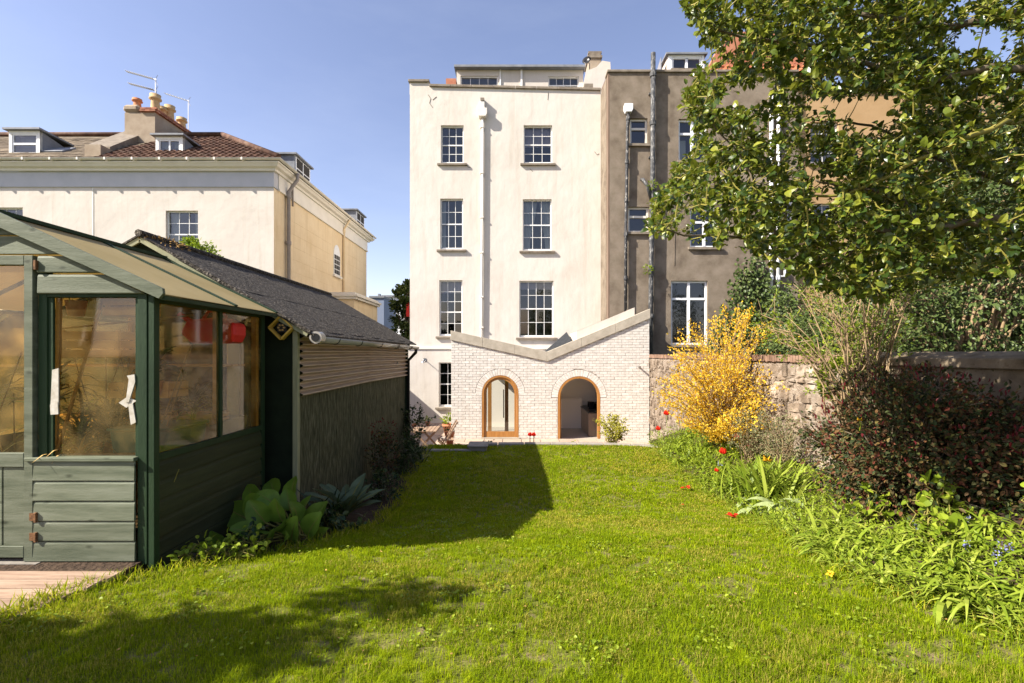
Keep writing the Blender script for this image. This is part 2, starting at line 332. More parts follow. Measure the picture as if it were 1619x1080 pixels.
m_lush = M('fresh green leaf', [(.11, .165, .010), (.20, .27, .018), (.32, .38, .035)], attr=True, rough=.45, transl=.35, tcol=(.25, .35, .03))
m_dkleaf = M('dark shrub leaf', [(.012, .03, .010), (.025, .05, .014), (.05, .08, .02), (.09, .11, .03)], attr=True, rough=.35, transl=.15)
m_red = M('reddish young leaf', [(.018, .03, .010), (.04, .055, .018), (.085, .04, .02), (.025, .042, .014), (.07, .085, .025), (.15, .04, .025), (.15, .15, .04)], attr=True, rough=.6, spec=.15, transl=.2)
m_ivy = M('ivy leaf', [(.04, .065, .014), (.075, .11, .03), (.12, .15, .045)], attr=True, rough=.4, transl=.15)
m_fors = M('golden blossom', [(.72, .42, .015), (.78, .52, .03), (.86, .66, .10), (.62, .32, .012)], attr=True, rough=.6, transl=.4)
m_tanst = M('tan dry stem', [(.22, .15, .08), (.36, .26, .15)], scale=12, rough=.85)
m_berg = M('broad glossy leaf', [(.09, .165, .016), (.16, .26, .03)], scale=9, rough=.4, transl=.3, tcol=(.2, .3, .04), rnd=.2)
m_silver = M('grey green leaf', [(.10, .14, .07), (.16, .2, .11)], scale=9, rough=.6, transl=.25, rnd=.15)
m_redpet = M('red petal', [(.62, .02, .012), (.72, .05, .02)], scale=20, rough=.45, transl=.3)
m_yelpet = M('yellow petal', [(.8, .5, .02), (.85, .62, .06)], scale=20, rough=.5, transl=.3)
m_pinkpet = M('salmon petal', [(.75, .22, .16), (.8, .35, .25)], scale=20, rough=.5, transl=.3)
m_blue = M('blue floret', [(.2, .22, .5), (.35, .36, .6)], attr=True, rough=.6, transl=.3)
m_redpl = M('red plastic', [(.62, .03, .025)], rough=.4)
m_bluepl = M('blue tub plastic', [(.05, .16, .22)], rough=.4)
m_paper = M('white tape', [(.42, .38, .30), (.6, .57, .5)], scale=25, rough=.7)
m_bluewall = M('blue grey render', [(.2, .24, .33)], rough=.8)
m_plantdk = M('dried leaf', [(.30, .17, .05), (.42, .26, .08)], scale=9, rough=.8)

# ------------------------------------------------------------------ terrain
GY = [-60, -8, 2, 3.2, 4.2, 5.3, 6.4, 7.4, 9, 11, 13.7]; GZ = [.1, .05, .02, 0, -.16, -.37, -.55, -.58, -.575, -.55, -.55]
def g0(y): return np.interp(y, GY, GZ)
def gz(x, y):
    """lawn height"""
    y = np.asarray(y, float); x = np.asarray(x, float)
    z = (g0(y-.25)+g0(y)+g0(y+.25))/3
    return z+(vnoise(x, y, 1.3, 3)-.5)*.05
def xr(y):      # right lawn edge
    return np.interp(y, [-10, 2.2, 2.6, 3.0, 3.9, 5.0, 6.3, 8.0, 9.5, 11, 13.7], [3.0, 2.9, 2.72, 2.4, 2.48, 2.72, 2.95, 3.0, 3.05, 3.15, 3.2])+.06*np.sin(np.asarray(y)*5)
def xl(y):      # left lawn edge
    return np.interp(y, [-10, 2.5, 3.3, 3.6, 4.0, 5.0, 6.0, 8, 10.3, 13.7], [-2.9, -2.88, -2.7, -2.3, -1.9, -1.6, -1.55, -1.75, -1.95, -2.1])+.05*np.sin(np.asarray(y)*6)
def bedz(x, y):
    d = np.clip((np.asarray(x)-xr(y))/1.2, 0, 1); return gz(x, y)+d*.38
def sheet(name, xs, ys, zf, mat, **k):
    XX, YY = np.meshgrid(xs, ys); ZZ = zf(XX, YY); V = np.stack([XX, YY, ZZ], -1).reshape(-1, 3); nx, ny = len(xs), len(ys)
    i = np.arange(nx-1)[None]+np.arange(ny-1)[:, None]*nx; f = np.stack([i, i+1, i+1+nx, i+nx], -1).reshape(-1, 4)
    me = np_mesh(name, V, [f], mat, smooth=True); return tag(link(name, me), **k)
ys = np.concatenate([[-60, -30, -15], np.arange(-8, 11.0, .15)])
sheet('lawn_ground', np.linspace(-4.4, 4.41, 60), ys, lambda x, y: gz(x, y)-.012, m_lawn, kind='structure')
# mounded beds
def strip(name, xa, xb, y0, y1, zf, mat, n=8, **k):
    yy = np.arange(y0, y1+.01, .15); T = np.linspace(0, 1, n)
    XX = np.array([xa(y)+(xb(y)-xa(y))*T for y in yy]); YY = np.repeat(yy[:, None], n, 1); ZZ = zf(XX, YY)
    V = np.stack([XX, YY, ZZ], -1).reshape(-1, 3); i = np.arange(n-1)[None]+np.arange(len(yy)-1)[:, None]*n
    f = np.stack([i, i+1, i+1+n, i+n], -1).reshape(-1, 4); return tag(link(name, np_mesh(name, V, [f], mat, smooth=True)), **k)
strip('flower_bed', lambda y: xr(y)-.02, lambda y: 4.405+0*y, -2, 11.6, lambda x, y: bedz(x, y)+.012, m_soil, kind='structure')
strip('shrub_bed', lambda y: -2.64 if y < 5.3 else -2.36, lambda y: float(xl(y))+.03, 3.7, 10.4, lambda x, y: gz(x, y)+.012, m_soil, kind='structure')
# far ground, patio, neighbour ground
MB().add([(-400, 10.5, -1.34), (400, 10.5, -1.34), (400, 700, -1.34), (-400, 700, -1.34)], [(0, 1, 2, 3)]).build('ground', m_field, kind='structure')
MB().add([(4.6, -60, -.3), (400, -60, -.3), (400, 17.5, -.3), (4.6, 17.5, -.3)], [(0, 1, 2, 3)]).build('neighbour_ground', m_field, kind='structure')
MB().add([(-400, -60, -.2), (-4.4, -60, -.2), (-4.4, 10.55, -.4), (-400, 10.55, -.4)], [(0, 1, 2, 3)]).build('side_ground', m_field, kind='structure')
MB().add([(-400, -400, 0.0), (400, -400, 0.0), (400, -60, 0.0), (-400, -60, 0.0)], [(0, 1, 2, 3)]).build('rear_ground', m_field, kind='structure')
# patio of slabs
MB().box(-6, 4.4, 10.45, 19.0, -1.6, -1.325).build('patio', m_mortar, kind='structure')
pat = bpy.data.objects['patio']
sl_t = MB().box(-.295, .295, -.295, .295, -.02, .02).mesh('paving_slab', m_pave)
its = []
for i in range(16):
    for j in range(14):
        x = -5.6+i*.61+(.3 if j % 2 else 0); y = 10.8+j*.61
        if x > 4.0 or (x > -1.2 and y < 11.7) or (y > 15.7 and x > -2.4) or y > 18.6: continue
        its.append((0, (x, y, -1.312+random.uniform(-.003, .003)), (0, 0, 0), (1, 1, 1)))
pieces(pat, 'paving_slab', [sl_t], its, m_pave)
# kerb along the end of the lawn
kb = thing('stone_kerb', 'low grey stone kerb along the far end of the lawn', 'kerb')
path = [(-.95, 11.0), (-.4, 11.02), (.2, 11.03), (.8, 11.03), (1.4, 11.02), (2.0, 10.98), (2.6, 10.88), (3.1, 10.68), (3.5, 10.4)]
for a, b in zip(path[:-1], path[1:]):
    d = Vector((b[0]-a[0], b[1]-a[1])); 
    a2 = (a[0]+d.x*.01, a[1]+d.y*.01); b2 = (b[0]-d.x*.01, b[1]-d.y*.01)
    MB().bar((*a2, -.63), (*b2, -.63), .2, .22).build('kerb_stone', m_kerb, kb, bevel=.012)
for i in range(3):
    MB().box(-2.35+i*.47, -1.89+i*.47, 10.3, 10.46, -.75, -.545).build('kerb_stone', m_kerb, kb, bevel=.012)
MB().box(-.95, 3.3, 10.9, 11.1, -1.33, -.745).build('retaining_wall', m_kerb, kb)
MB().box(-2.36, -.95, 10.31, 10.45, -1.33, -.753).build('retaining_wall', m_kerb, kb)
MB().box(-.951, -.8, 10.31, 10.9, -1.33, -.6).build('retaining_wall', m_kerb, kb)
MB().box(-.9, 3.6, 11.12, 11.6, -1.33, -.70).build('raised_bed', m_soil, kind='structure')
st = thing('step_block', 'square grey stone block at the corner of the lawn kerb', 'stone block')
MB().box(-1.0, -.62, 10.32, 10.80, -.75, -.49).build('block', m_kerb, st, bevel=.015)
MB().box(-1.03, -.59, 10.29, 10.83, -.488, -.45).build('slab', m_kerb, st, bevel=.01)
# ------------------------------------------------------------------ buildings
def wall_holes(mb, x0, x1, z0, z1, yf, th, holes, top=None):
    """wall facing -Y with rectangular holes; front, back and reveals"""
    xs = sorted({x0, x1, *[h[0] for h in holes], *[h[1] for h in holes]}); zs = sorted({z0, z1, *[h[2] for h in holes], *[h[3] for h in holes]})
    for a, b in zip(xs[:-1], xs[1:]):
        for c, d in zip(zs[:-1], zs[1:]):
            cx, cz = (a+b)/2, (c+d)/2
            if any(h[0] < cx < h[1] and h[2] < cz < h[3] for h in holes): continue
            t = top if (top and d == z1) else None
            da, db = (t(a), t(b)) if t else (d, d)
            mb.add([(a, yf, c), (b, yf, c), (b, yf, db), (a, yf, da)], [(0, 1, 2, 3)])
            mb.add([(a, yf+th, c), (b, yf+th, c), (b, yf+th, db), (a, yf+th, da)], [(3, 2, 1, 0)])
    for h in holes:
        a, b, c, d = h[:4]
        mb.add([(a, yf, c), (b, yf, c), (b, yf+th, c), (a, yf+th, c), (a, yf, d), (b, yf, d), (b, yf+th, d), (a, yf+th, d)],
               [(0, 1, 2, 3), (7, 6, 5, 4), (0, 3, 7, 4), (2, 1, 5, 6)])
    return mb
def sash(parent, x0, x1, z0, z1, yf, cols, rows, set_in=.1, mid=None, fr=.045, bar=.02, sill=True, mat=m_white, curtain=None, m_sill=None, name='window'):
    """sash window in a hole of a -Y facing wall: frame, panes, sill"""
    y = yf+set_in; mb = MB()
    mb.box(x0+.002, x0+fr, y, y+.1, z0, z1-.002); mb.box(x1-fr, x1-.002, y, y+.1, z0, z1-.002); mb.box(x0+fr, x1-fr, y, y+.1, z1-fr, z1-.002); mb.box(x0+fr, x1-fr, y-.01, y+.1, z0+.002, z0+fr*1.6)
    ix0, ix1, iz0, iz1 = x0+fr, x1-fr, z0+fr*1.6, z1-fr
    zm = iz0+(iz1-iz0)*(mid if mid else .5)
    mb.box(ix0, ix1, y+.015, y+.06, zm-.024, zm+.024)
    lo = rows//2; hi = rows-lo
    zl = [iz0+(zm-.024-iz0)*k/lo for k in range(lo+1)]; zh = [zm+.024+(iz1-zm-.024)*k/hi for k in range(hi+1)]
    w = (ix1-ix0)/cols
    for k in range(1, cols):
        for (a, b, yy) in ((iz0, zm-.024, .022), (zm+.024, iz1, .04)): mb.box(ix0+w*k-bar/2, ix0+w*k+bar/2, y+yy, y+yy+.025, a, b)
    for zz, yy in ((zl, .023), (zh, .041)):
        for z in zz[1:-1]: mb.box(ix0, ix1, y+yy, y+yy+.023, z-bar/2, z+bar/2)
    win = mb.build(name, mat, parent)
    for zz, yy in ((zl, .035), (zh, .053)):
        for z, z2 in zip(zz[:-1], zz[1:]):
            pm = MB().add([(-w/2+.002, 0, 0), (w/2-.002, 0, 0), (w/2-.002, 0, z2-z), (-w/2+.002, 0, z2-z)], [(0, 1, 2, 3)]).mesh('pane', m_glass)
            for k in range(cols):
                link('pane', pm, win, (ix0+w*(k+.5), y+yy, z), (random.uniform(-.03, .03), 0, random.uniform(-.03, .03)))
    if sill:
        MB().prism([(yf-.09, z0-.10), (yf-.09, z0-.03), (yf+.1, z0), (yf+.1, z0-.10)], 'x', x0-.13, x1+.13).build('sill', m_sill or m_stone, win)
    if curtain:
        for (a, b, c, d, bow, cm) in curtain:
            xa, xb = x0+(x1-x0)*a, x0+(x1-x0)*b; za, zb = z0+(z1-z0)*c, z0+(z1-z0)*d; n = 14; vs = []; fs = []
            for j in range(5):
                t = j/4
                for i in range(n+1):
                    u = i/n; wd = 1-bow*math.sin(t*math.pi*.5)**2*.6 if bow > 0 else 1-abs(bow)*math.sin(t*math.pi*.5)**2*.6
                    xx = (xa+(xb-xa)*u*wd) if bow >= 0 else (xb-(xb-xa)*(1-u)*wd)
                    vs.append((xx, yf+.3+.02*math.sin(i*2.1), zb+(za-zb)*t))
            for j in range(4):
                for i in range(n): fs.append((j*(n+1)+i, j*(n+1)+i+1, (j+1)*(n+1)+i+1, (j+1)*(n+1)+i))
            MB().add(vs, fs).build('curtain' if cm is m_curt else 'blind', cm, win, smooth=True)
    return win

# ---- cream four storey house
HY = 19.0
hs = thing('townhouse', 'tall cream rendered townhouse with four rows of sash windows', 'house', (0, 0, 0))
hx0, hx1 = X(648, HY), X(950, HY)
def H(px0, px1, r0, r1, y=HY): return (X(px0, y), X(px1, y), Z(r1, y), Z(r0, y))
hw = {'a1': H(697, 733, 198, 258), 'a2': H(696, 732, 314, 394), 'a3': H(694.5, 731, 443, 531), 'a4': H(694, 733, 573, 643),
      'b1': H(828, 873, 198, 258), 'b2': H(826.5, 872, 315, 396), 'b3': H(821, 875, 444, 533)}
ptop = lambda x: Z(137, HY)+(Z(144, HY)-Z(137, HY))*(x-hx0)/(hx1-hx0)
mb = MB(); wall_holes(mb, hx0, hx1, Z(549, HY), Z(150, HY), HY, .3, [h for k, h in hw.items() if k != 'a4'])
n = 8
for i in range(n):
    a = hx0+(hx1-hx0)*i/n; b = hx0+(hx1-hx0)*(i+1)/n
    mb.prism([(a, Z(150, HY)), (b, Z(150, HY)), (b, ptop(b)), (a, ptop(a))], 'y', HY, HY+.3)
front = mb.build('wall', m_cream, hs)
wall_holes(MB(), hx0-.06, hx1, -1.36, Z(552, HY), HY-.05, .35, [hw['a4']]).build('basement_wall', m_cream, hs)
MB().box(hx0-.09, hx1, HY-.09, HY+.28, Z(552, HY), Z(549, HY)).build('plinth_ledge', m_trimw, hs)
mb = MB(); mb.box(hx0, hx0+.3, HY+.301, 29, -1.36, Z(131, HY)); mb.box(hx1-.3, hx1-.01, HY+.301, 29, -1.36, Z(145, HY)); mb.box(hx0, hx1, 29, 29.3, -1.36, 11.7)
mb.build('side_wall', m_cream, hs)
mb = MB(); mb.box(hx0+.31, hx1-.31, HY+2.6, HY+2.7, -1.3, 11.5)
for zz in (-1.25, Z(560, HY), Z(425, HY), Z(295, HY), Z(155, HY)): mb.box(hx0+.31, hx1-.31, HY+.31, HY+2.59, zz-.1, zz)
mb.box(-.5, -.35, HY+.31, HY+2.59, -1.2, 11.4)
mb.build('interior', m_room, hs)
sash(hs, *hw['a1'], HY, 3, 4, mid=.49)
sash(hs, *hw['a2'], HY, 3, 4, mid=.5, curtain=[(.02, .2, 0, 1, 0, m_curt)])
sash(hs, *hw['a3'], HY, 3, 5, mid=.42, curtain=[(.0, 1, .78, 1, 0, m_mauve)])
sash(hs, *hw['a4'], HY-.05, 3, 4)
sash(hs, *hw['b1'], HY, 3, 4, curtain=[(0, 1, .5, 1, 0, m_mauve)])
sash(hs, *hw['b2'], HY, 3, 4, mid=.5, curtain=[(.02, .5, 0, 1, .9, m_curt), (.6, .98, 0, 1, -.9, m_curt)])
sash(hs, *hw['b3'], HY, 4, 4, mid=.5, curtain=[(0, 1, .86, 1, 0, m_mauve)])
# parapet coping stones
cps = 9; xsx = [hx0-.06]+[X(679, HY)]+[X(679, HY)+(hx1-X(679, HY))*k/(cps-1) for k in range(1, cps)]
for i, (a, b) in enumerate(zip(xsx[:-1], xsx[1:])):
    za, zb = (Z(130, HY), Z(131.5, HY)) if i == 0 else (ptop(a), ptop(b))
    if i == 0: za = zb = Z(130.5, HY); MB().box(a+.05, b-.002, HY+.002, HY+.3, ptop(hx0)-.3, za).build('wall_pier', m_cream, hs)
    MB().prism([(a+.005, za+.003), (b-.005, zb+.003), (b-.005, zb+.10), (a+.005, za+.10)], 'y', HY-.07, HY+.36).build('coping_stone', m_stone, hs, bevel=.01)
# hopper and downpipe
dp = X(762.5, HY)
pi_ = MB().tube([(dp+.02, HY-.075, Z(188, HY)), (dp, HY-.075, Z(400, HY)), (dp-.03, HY-.075, Z(529, HY)), (dp-.02, HY-.09, Z(552, HY)-.05)], .048, 10).build('downpipe', m_trimw, hs, smooth=True)
for r in (203, 275, 345, 400, 470, 518): MB().box(dp-.075, dp+.06, HY-.135, HY-.001, Z(r, HY)-.03, Z(r, HY)+.03).build('pipe_collar', m_trimw, hs, bevel=.01)
mb = MB(); mb.prism([(dp-.12, Z(188, HY)), (dp+.14, Z(188, HY)), (dp+.20, Z(184, HY)), (dp+.20, Z(175, HY)), (dp-.18, Z(175, HY)), (dp-.18, Z(184, HY))], 'y', HY-.24, HY-.001)
mb.box(dp-.09, dp+.10, HY-.18, HY-.001, Z(175, HY), Z(163, HY)); hop = mb.build('hopper', m_trimw, hs, bevel=.01)
MB().box(dp-.06, dp+.09, HY-.2, HY-.001, Z(163, HY)+.002, Z(158.5, HY)).build('overflow', m_stone, hop)
# rear attic with windows behind the parapet
AY = 20.6
mb = MB(); ah = [H(728, 787, 120, 143, AY), H(867, 915, 121, 143, AY)]
wall_holes(mb, X(722, AY), X(922, AY), Z(150, AY), Z(111, AY), AY, .25, ah).build('attic_wall', m_pale, hs)
MB().box(X(719, AY), X(924, AY), AY-.25, 27, Z(111, AY)+.002, Z(107.5, AY)).build('attic_roof', m_lead, hs)
MB().box(X(722, AY), X(722, AY)+.2, AY+.251, 27, Z(150, AY), Z(111, AY)).build('attic_side', m_pale, hs)
MB().box(X(722, AY)+.25, X(922, AY), AY+1.5, AY+1.6, Z(160, AY), Z(111, AY)-.02).build('attic_room', m_room, hs)
sash(hs, *ah[0], AY, 4, 2, mid=.35, sill=False, set_in=.05); sash(hs, *ah[1], AY, 4, 2, mid=.35, sill=False, set_in=.05)
MB().box(X(790, AY), X(792, AY), AY-.05, AY-.001, Z(150, AY), Z(111, AY)).build('attic_post', m_white, hs)
MB().box(X(823, AY), X(826, AY), AY-.05, AY-.001, Z(150, AY), Z(111, AY)).build('attic_post', m_white, hs)
# party wall stack right
mb = MB(); yy = 20.2
mb.prism([(X(922, yy), Z(150, yy)), (X(967, yy), Z(150, yy)), (X(965, yy), Z(98, yy)), (X(952, yy), Z(96, yy)), (X(943, yy), Z(106, yy)), (X(927, yy), Z(112, yy)), (X(922, yy), Z(135, yy))], 'y', yy, yy+.9)
pw = mb.build('party_wall', m_pale, hs)
mb = MB(); c_y = yy+1; mb.box(X(931, c_y), X(950, c_y), c_y, c_y+1.0, Z(125, c_y), Z(92, c_y)); ch = mb.build('chimney', m_chim, hs)
for k, (a, b, c, d) in enumerate([(929, 952, 92, 88), (931.5, 949.5, 88, 85), (930, 951, 85, 82)]): MB().box(X(a, c_y), X(b, c_y), c_y-.05, c_y+1.05, Z(c, c_y)+.003, Z(d, c_y)).build('chimney_band', m_stone, ch)
MB().box(X(705, HY+.6), X(721, HY+.6), HY+.6, HY+1.1, Z(150, HY), Z(124, HY+.6)).build('roof_stub', m_brickred, hs)
MB().box(X(924, HY+.4), X(938, HY+.4), HY+.45, HY+.7, Z(150, HY), Z(131, HY+.4)).build('roof_vent', m_stone, hs)
sdish = thing('satellite_dish', 'small dark satellite dish beside the chimney of the cream townhouse', 'satellite dish', (X(928, 20.9), 20.9, Z(97, 20.9)))
mb = MB(); mb.lathe([(.02, .0), (.1, .02), (.18, .06), (.19, .07), (.1, .03), (.02, .015)], n=14); o = mb.build('dish', m_blk, sdish, smooth=True); o.rotation_euler = (R(75), 0, R(-25))
MB().tube([(0, 0, 0), (.12, .1, -.05), (.14, .12, -.3)], .015, 6).build('bracket', m_blk, sdish)
# wall lamp
wl = thing('wall_lamp', 'silver swan neck lamp on the basement wall of the cream house', 'lamp', (X(672, HY), HY-.05, Z(569, HY)))
MB().tube([(.0, 0, 0), (.0, -.3, .02), (.0, -.33, -.04)], .014, 8).build('arm', m_steel, wl)
o = MB().lathe([(.03, .06), (.05, .04), (.08, .0), (.078, -.005), (.02, .03)], n=14).build('lamp_shade', m_steel, wl, smooth=True); o.location = (0, -.33, -.1)
MB().box(-.05, .05, -.02, .0, -.06, .06).build('plate', m_steel, wl)

for k, pts in enumerate((((677, 150), (681, 156), (679, 163), (684, 170)), ((684, 158), (690, 153)), ((738, 261), (741, 265), (744, 264)), ((838, 267), (842, 271)), ((940, 240), (944, 245), (947, 243)), ((866, 158), (867, 146)))):
    MB().tube([(X(a, HY), HY-.002, Z(b, HY)) for a, b in pts], .012, 5).build('hairline_crack', m_stone, hs)
# ---- brown pebbledashed house
BY = 17.6
bh = thing('rendered_house', 'brown pebbledashed house with black and grey pipes right of the cream one', 'house')
bx0 = X(964, BY); bx1 = X(1262, BY); bt = Z(115, BY)
def HB(a, b, c, d): return H(a, b, c, d, BY)
bw = {'s1': HB(996, 1024, 187, 228), 's2': HB(993, 1026, 327, 367), 'w1': HB(1073, 1118, 188, 254), 'w2': HB(1091, 1138, 330, 391), 'w3': HB(1061, 1119, 444, 545), 'w4': HB(1245, 1255, 300, 350)}
mb = MB(); wall_holes(mb, bx0, bx1, -.4, bt, BY, .3, list(bw.values())); mb.build('wall', m_brown, bh)
MB().box(3.36, bx0+.3, BY+.301, 19.4, -.4, bt-.02).build('flank_wall_inner', m_brown, bh)
MB().prism([(BY+.0, -1.3), (19.0, -1.3), (19.0, Z(141, HY)), (BY+.0, bt-.01)], 'x', bx0-.06, bx0-.002).build('flank_wall', m_terra, bh)
mb = MB(); mb.box(bx0+.31, bx1, BY+2.2, BY+2.3, -.4, bt)
for zz in (Z(560, BY), Z(420, BY), Z(300, BY), Z(150, BY)): mb.box(bx0+.31, bx1, BY+.31, BY+2.19, zz-.1, zz)
mb.build('interior', m_room, bh)
MB().box(bx0-.1, bx1, BY-.06, BY+.4, bt+.002, bt+.09).build('coping', m_stone, bh, bevel=.01)
def casement(par, h, yf, cross, mat=m_upvc, sill=True, mullion=True):
    x0, x1, z0, z1 = h; y = yf+.09; fr = .07; mb = MB()
    mb.box(x0+.002, x0+fr, y, y+.08, z0, z1-.002); mb.box(x1-fr, x1-.002, y, y+.08, z0, z1-.002); mb.box(x0+fr, x1-fr, y, y+.08, z1-fr, z1-.002); mb.box(x0+fr, x1-fr, y, y+.08, z0+.002, z0+fr)
    zc = z0+(z1-z0)*cross; mb.box(x0+fr, x1-fr, y-.01, y+.08, zc-.04, zc+.04); xm = (x0+x1)/2
    if mullion:
        mb.box(xm-.045, xm+.045, y-.012, y+.08, z0+fr, zc-.04); mb.box(xm-.045, xm+.045, y-.012, y+.08, zc+.04, z1-fr)
    w = mb.build('window', mat, par)
    cells = [(x0+fr, xm-.045), (xm+.045, x1-fr)] if mullion else [(x0+fr, x1-fr)]
    for a, b in cells:
        for c, d in ((z0+fr, zc-.04), (zc+.04, z1-fr)): MB().add([(a, y+.04, c), (b, y+.04, c), (b, y+.045, d), (a, y+.045, d)], [(0, 1, 2, 3)]).build('pane', m_glass, w)
    if sill: MB().box(x0-.08, x1+.08, yf-.09, yf+.08, z0-.09, z0-.003).build('sill', m_stone, w)
    return w
casement(bh, bw['s1'], BY, .62, mullion=False, mat=m_trimw); casement(bh, bw['s2'], BY, .62, mullion=False, mat=m_trimw)
for k in ('w1', 'w2', 'w3'): casement(bh, bw[k], BY, .66 if k != 'w3' else .72)
casement(bh, bw['w4'], BY, .6, mullion=False)
MB().add([(bw['w1'][0], BY+.4, bw['w1'][2]), (X(1090, BY), BY+.4, bw['w1'][2]), (X(1090, BY), BY+.4, Z(215, BY)), (bw['w1'][0], BY+.4, Z(215, BY))], [(0, 1, 2, 3)]).build('net_curtain', m_curt, bh)
def pipe(par, name, pts, r, mat, collars=(), cr=1.35):
    o = MB().tube(pts, r, 12).build(name, mat, par, smooth=True)
    for z in collars:
        x = np.interp(-z, [-p[2] for p in pts], [p[0] for p in pts]); y = np.interp(-z, [-p[2] for p in pts], [p[1] for p in pts])
        MB().tube([(x, y, z-.07), (x, y, z+.07)], r*cr, 12).build('pipe_collar', mat, o)
    return o
px = X(991, BY); pipe(bh, 'downpipe', [(px+.03, BY-.11, Z(180, BY)), (px, BY-.11, Z(200, BY)), (px-.06, BY-.11, Z(360, BY)), (px-.07, BY-.11, Z(498, BY))], .055, m_pipe, [Z(r, BY) for r in (190, 258, 318, 372, 440)])
mb = MB(); mb.prism([(px-.07, Z(181, BY)), (px+.13, Z(181, BY)), (px+.18, Z(177, BY)), (px+.18, Z(168, BY)), (px-.12, Z(168, BY)), (px-.12, Z(177, BY))], 'y', BY-.22, BY-.001); mb.build('hopper', m_upvc, bh, bevel=.01)
px = X(1030, BY); pipe(bh, 'soil_pipe', [(px+.02, BY-.15, Z(88, BY)), (px, BY-.15, Z(290, BY)), (px-.06, BY-.15, Z(450, BY)), (px-.09, BY-.15, Z(590, BY))], .085, m_soilpipe, [Z(r, BY) for r in (122, 198, 300, 425, 500)])
for r in (150, 250, 380, 470): MB().box(px-.11, px+.05, BY-.1, BY-.001, Z(r, BY)-.03, Z(r, BY)+.03).build('pipe_bracket', m_pipe, bh)
MB().tube([(px-.05, BY-.15, Z(318, BY)), (px-.22, BY-.24, Z(297, BY)), (px-.34, BY-.1, Z(285, BY)), (px-.36, BY-.001, Z(284, BY))], .06, 10).build('waste_branch', m_soilpipe, bh, smooth=True)
for a, r in ((1217, .05), (1228, .045)):
    px = X(a, BY); pipe(bh, 'white_downpipe', [(px, BY-.12, Z(150, BY)), (px-.02, BY-.12, Z(520, BY))], r*1.3, m_upvc, [Z(q, BY) for q in (190, 300, 375, 440)])
MB().tube([(X(1229, BY), BY-.12, Z(438, BY)), (X(1238, BY), BY-.12, Z(438, BY)), (X(1238, BY), BY-.12, Z(425, BY))], .04, 8).build('pipe_elbow', m_upvc, bh)
# hairline relief strips in the render
for (a, b, c, d) in ((1068, 252, 1066, 420), (1132, 255, 1134, 330)):
    MB().bar((X(a, BY), BY-.006, Z(b, BY)), (X(c, BY), BY-.006, Z(d, BY)), .02, .02, (0, 1, 0)).build('render_bead', m_brown, bh)
# its roof behind
mb = MB(); RY = 19.2
mb.add([(X(966, RY), RY-1, Z(122, RY)), (X(1270, RY), RY-1, Z(122, RY)), (X(1270, RY), RY+4, Z(108, RY)+1.4), (X(966, RY), RY+4, Z(108, RY)+1.0)], [(0, 1, 2, 3)]); 
mb = MB(); mb.box(3.6, 10, RY, RY+5, bt-.5, Z(118, RY)); mb.build('roof_deck', m_lead, bh)
tt = []
vs = []; fs = []; nseg = 6
for i in range(nseg+1):
    a = i/nseg; z = .035*math.sin(a*math.pi) if a < .6 else .035*math.sin(a*math.pi)*.6-.012*math.sin((a-.6)/.4*math.pi)
    vs += [(-.14+.28*a, -.2, z+.02), (-.14+.28*a, .2, z)]
for i in range(nseg): fs.append((2*i, 2*i+2, 2*i+3, 2*i+1))
n0 = len(vs); vs += [(v[0], v[1], v[2]-.02) for v in vs[:]]
for i in range(nseg): fs += [(n0+2*i+1, n0+2*i+3, n0+2*i+2, n0+2*i), (2*i, n0+2*i, n0+2*i+2, 2*i+2)]
TILE = MB().add(vs, fs)
t_red = TILE.mesh('roof_tile', m_redtile); t_br = TILE.mesh('roof_tile', m_tile)
its = []
for j in range(5):
    for i in range(36):
        x = X(968, RY)+.14+i*.27
        if X(1035, RY) < x < X(1112, RY) and j > 0: continue
        its.append((0, (x, RY-.1+j*.34, Z(116.5, RY)+j*.16), (R(25), 0, 0), (1, 1, 1)))
pieces(bh, 'roof_tile', [t_red], its, m_redtile)
# dormer
mb = MB(); dh = H(1058, 1104, 98, 119, RY)
wall_holes(mb, X(1052, RY), X(1108, RY), Z(122, RY), Z(96, RY), RY-.35, .1, [dh]); dm = mb.build('dormer', m_upvc, bh)
MB().box(X(1052, RY)-.1, X(1108, RY)+.1, RY-.45, RY+2.5, Z(96, RY)+.002, Z(93.5, RY)).build('dormer_roof', m_lead, dm)
MB().prism([(RY-.24, Z(122, RY)), (RY+1.6, Z(118, RY)), (RY+1.6, Z(96, RY)), (RY-.24, Z(96, RY))], 'x', X(1052, RY), X(1052, RY)+.05).build('dormer_cheek', m_pale, dm)
MB().prism([(RY-.24, Z(122, RY)), (RY+1.2, Z(118, RY)), (RY-.24, Z(96, RY))], 'x', X(1042, RY), X(1043, RY)).build('dormer_flashing', m_lead, dm)
casement(dm, dh, RY-.4, .98)
MB().box(X(1050, RY), X(1110, RY), RY+.8, RY+.9, Z(122, RY), Z(96, RY)).build('dormer_room', m_room, dm)
# ridge gable of orange tiles and brick chimney
ort = MB(); y2 = 20.5
ort.prism([(X(1110, y2), Z(125, y2)), (X(1300, y2), Z(125, y2)), (X(1260, y2), Z(50, y2)), (X(1150, y2), Z(50, y2))], 'y', y2, y2+.5)
gab = ort.build('gable_wall', m_brickred, bh)
its = []
for j in range(14):
    for i in range(20):
        x = X(1112, y2)+j*.10+i*.27+.14
        if x > X(1298, y2)-j*.1: continue
        its.append((0, (x, y2-.08+j*.03, Z(124, y2)+j*.145), (R(72), 0, 0), (1, .5, 1)))
pieces(bh, 'roof_tile', [t_red], its[:230], m_redtile, limit=120)
MB().box(X(1105, 20), X(1114, 20), 20, 20.4, Z(122, 20), Z(94, 20)).build('chimney', m_brickred, bh)
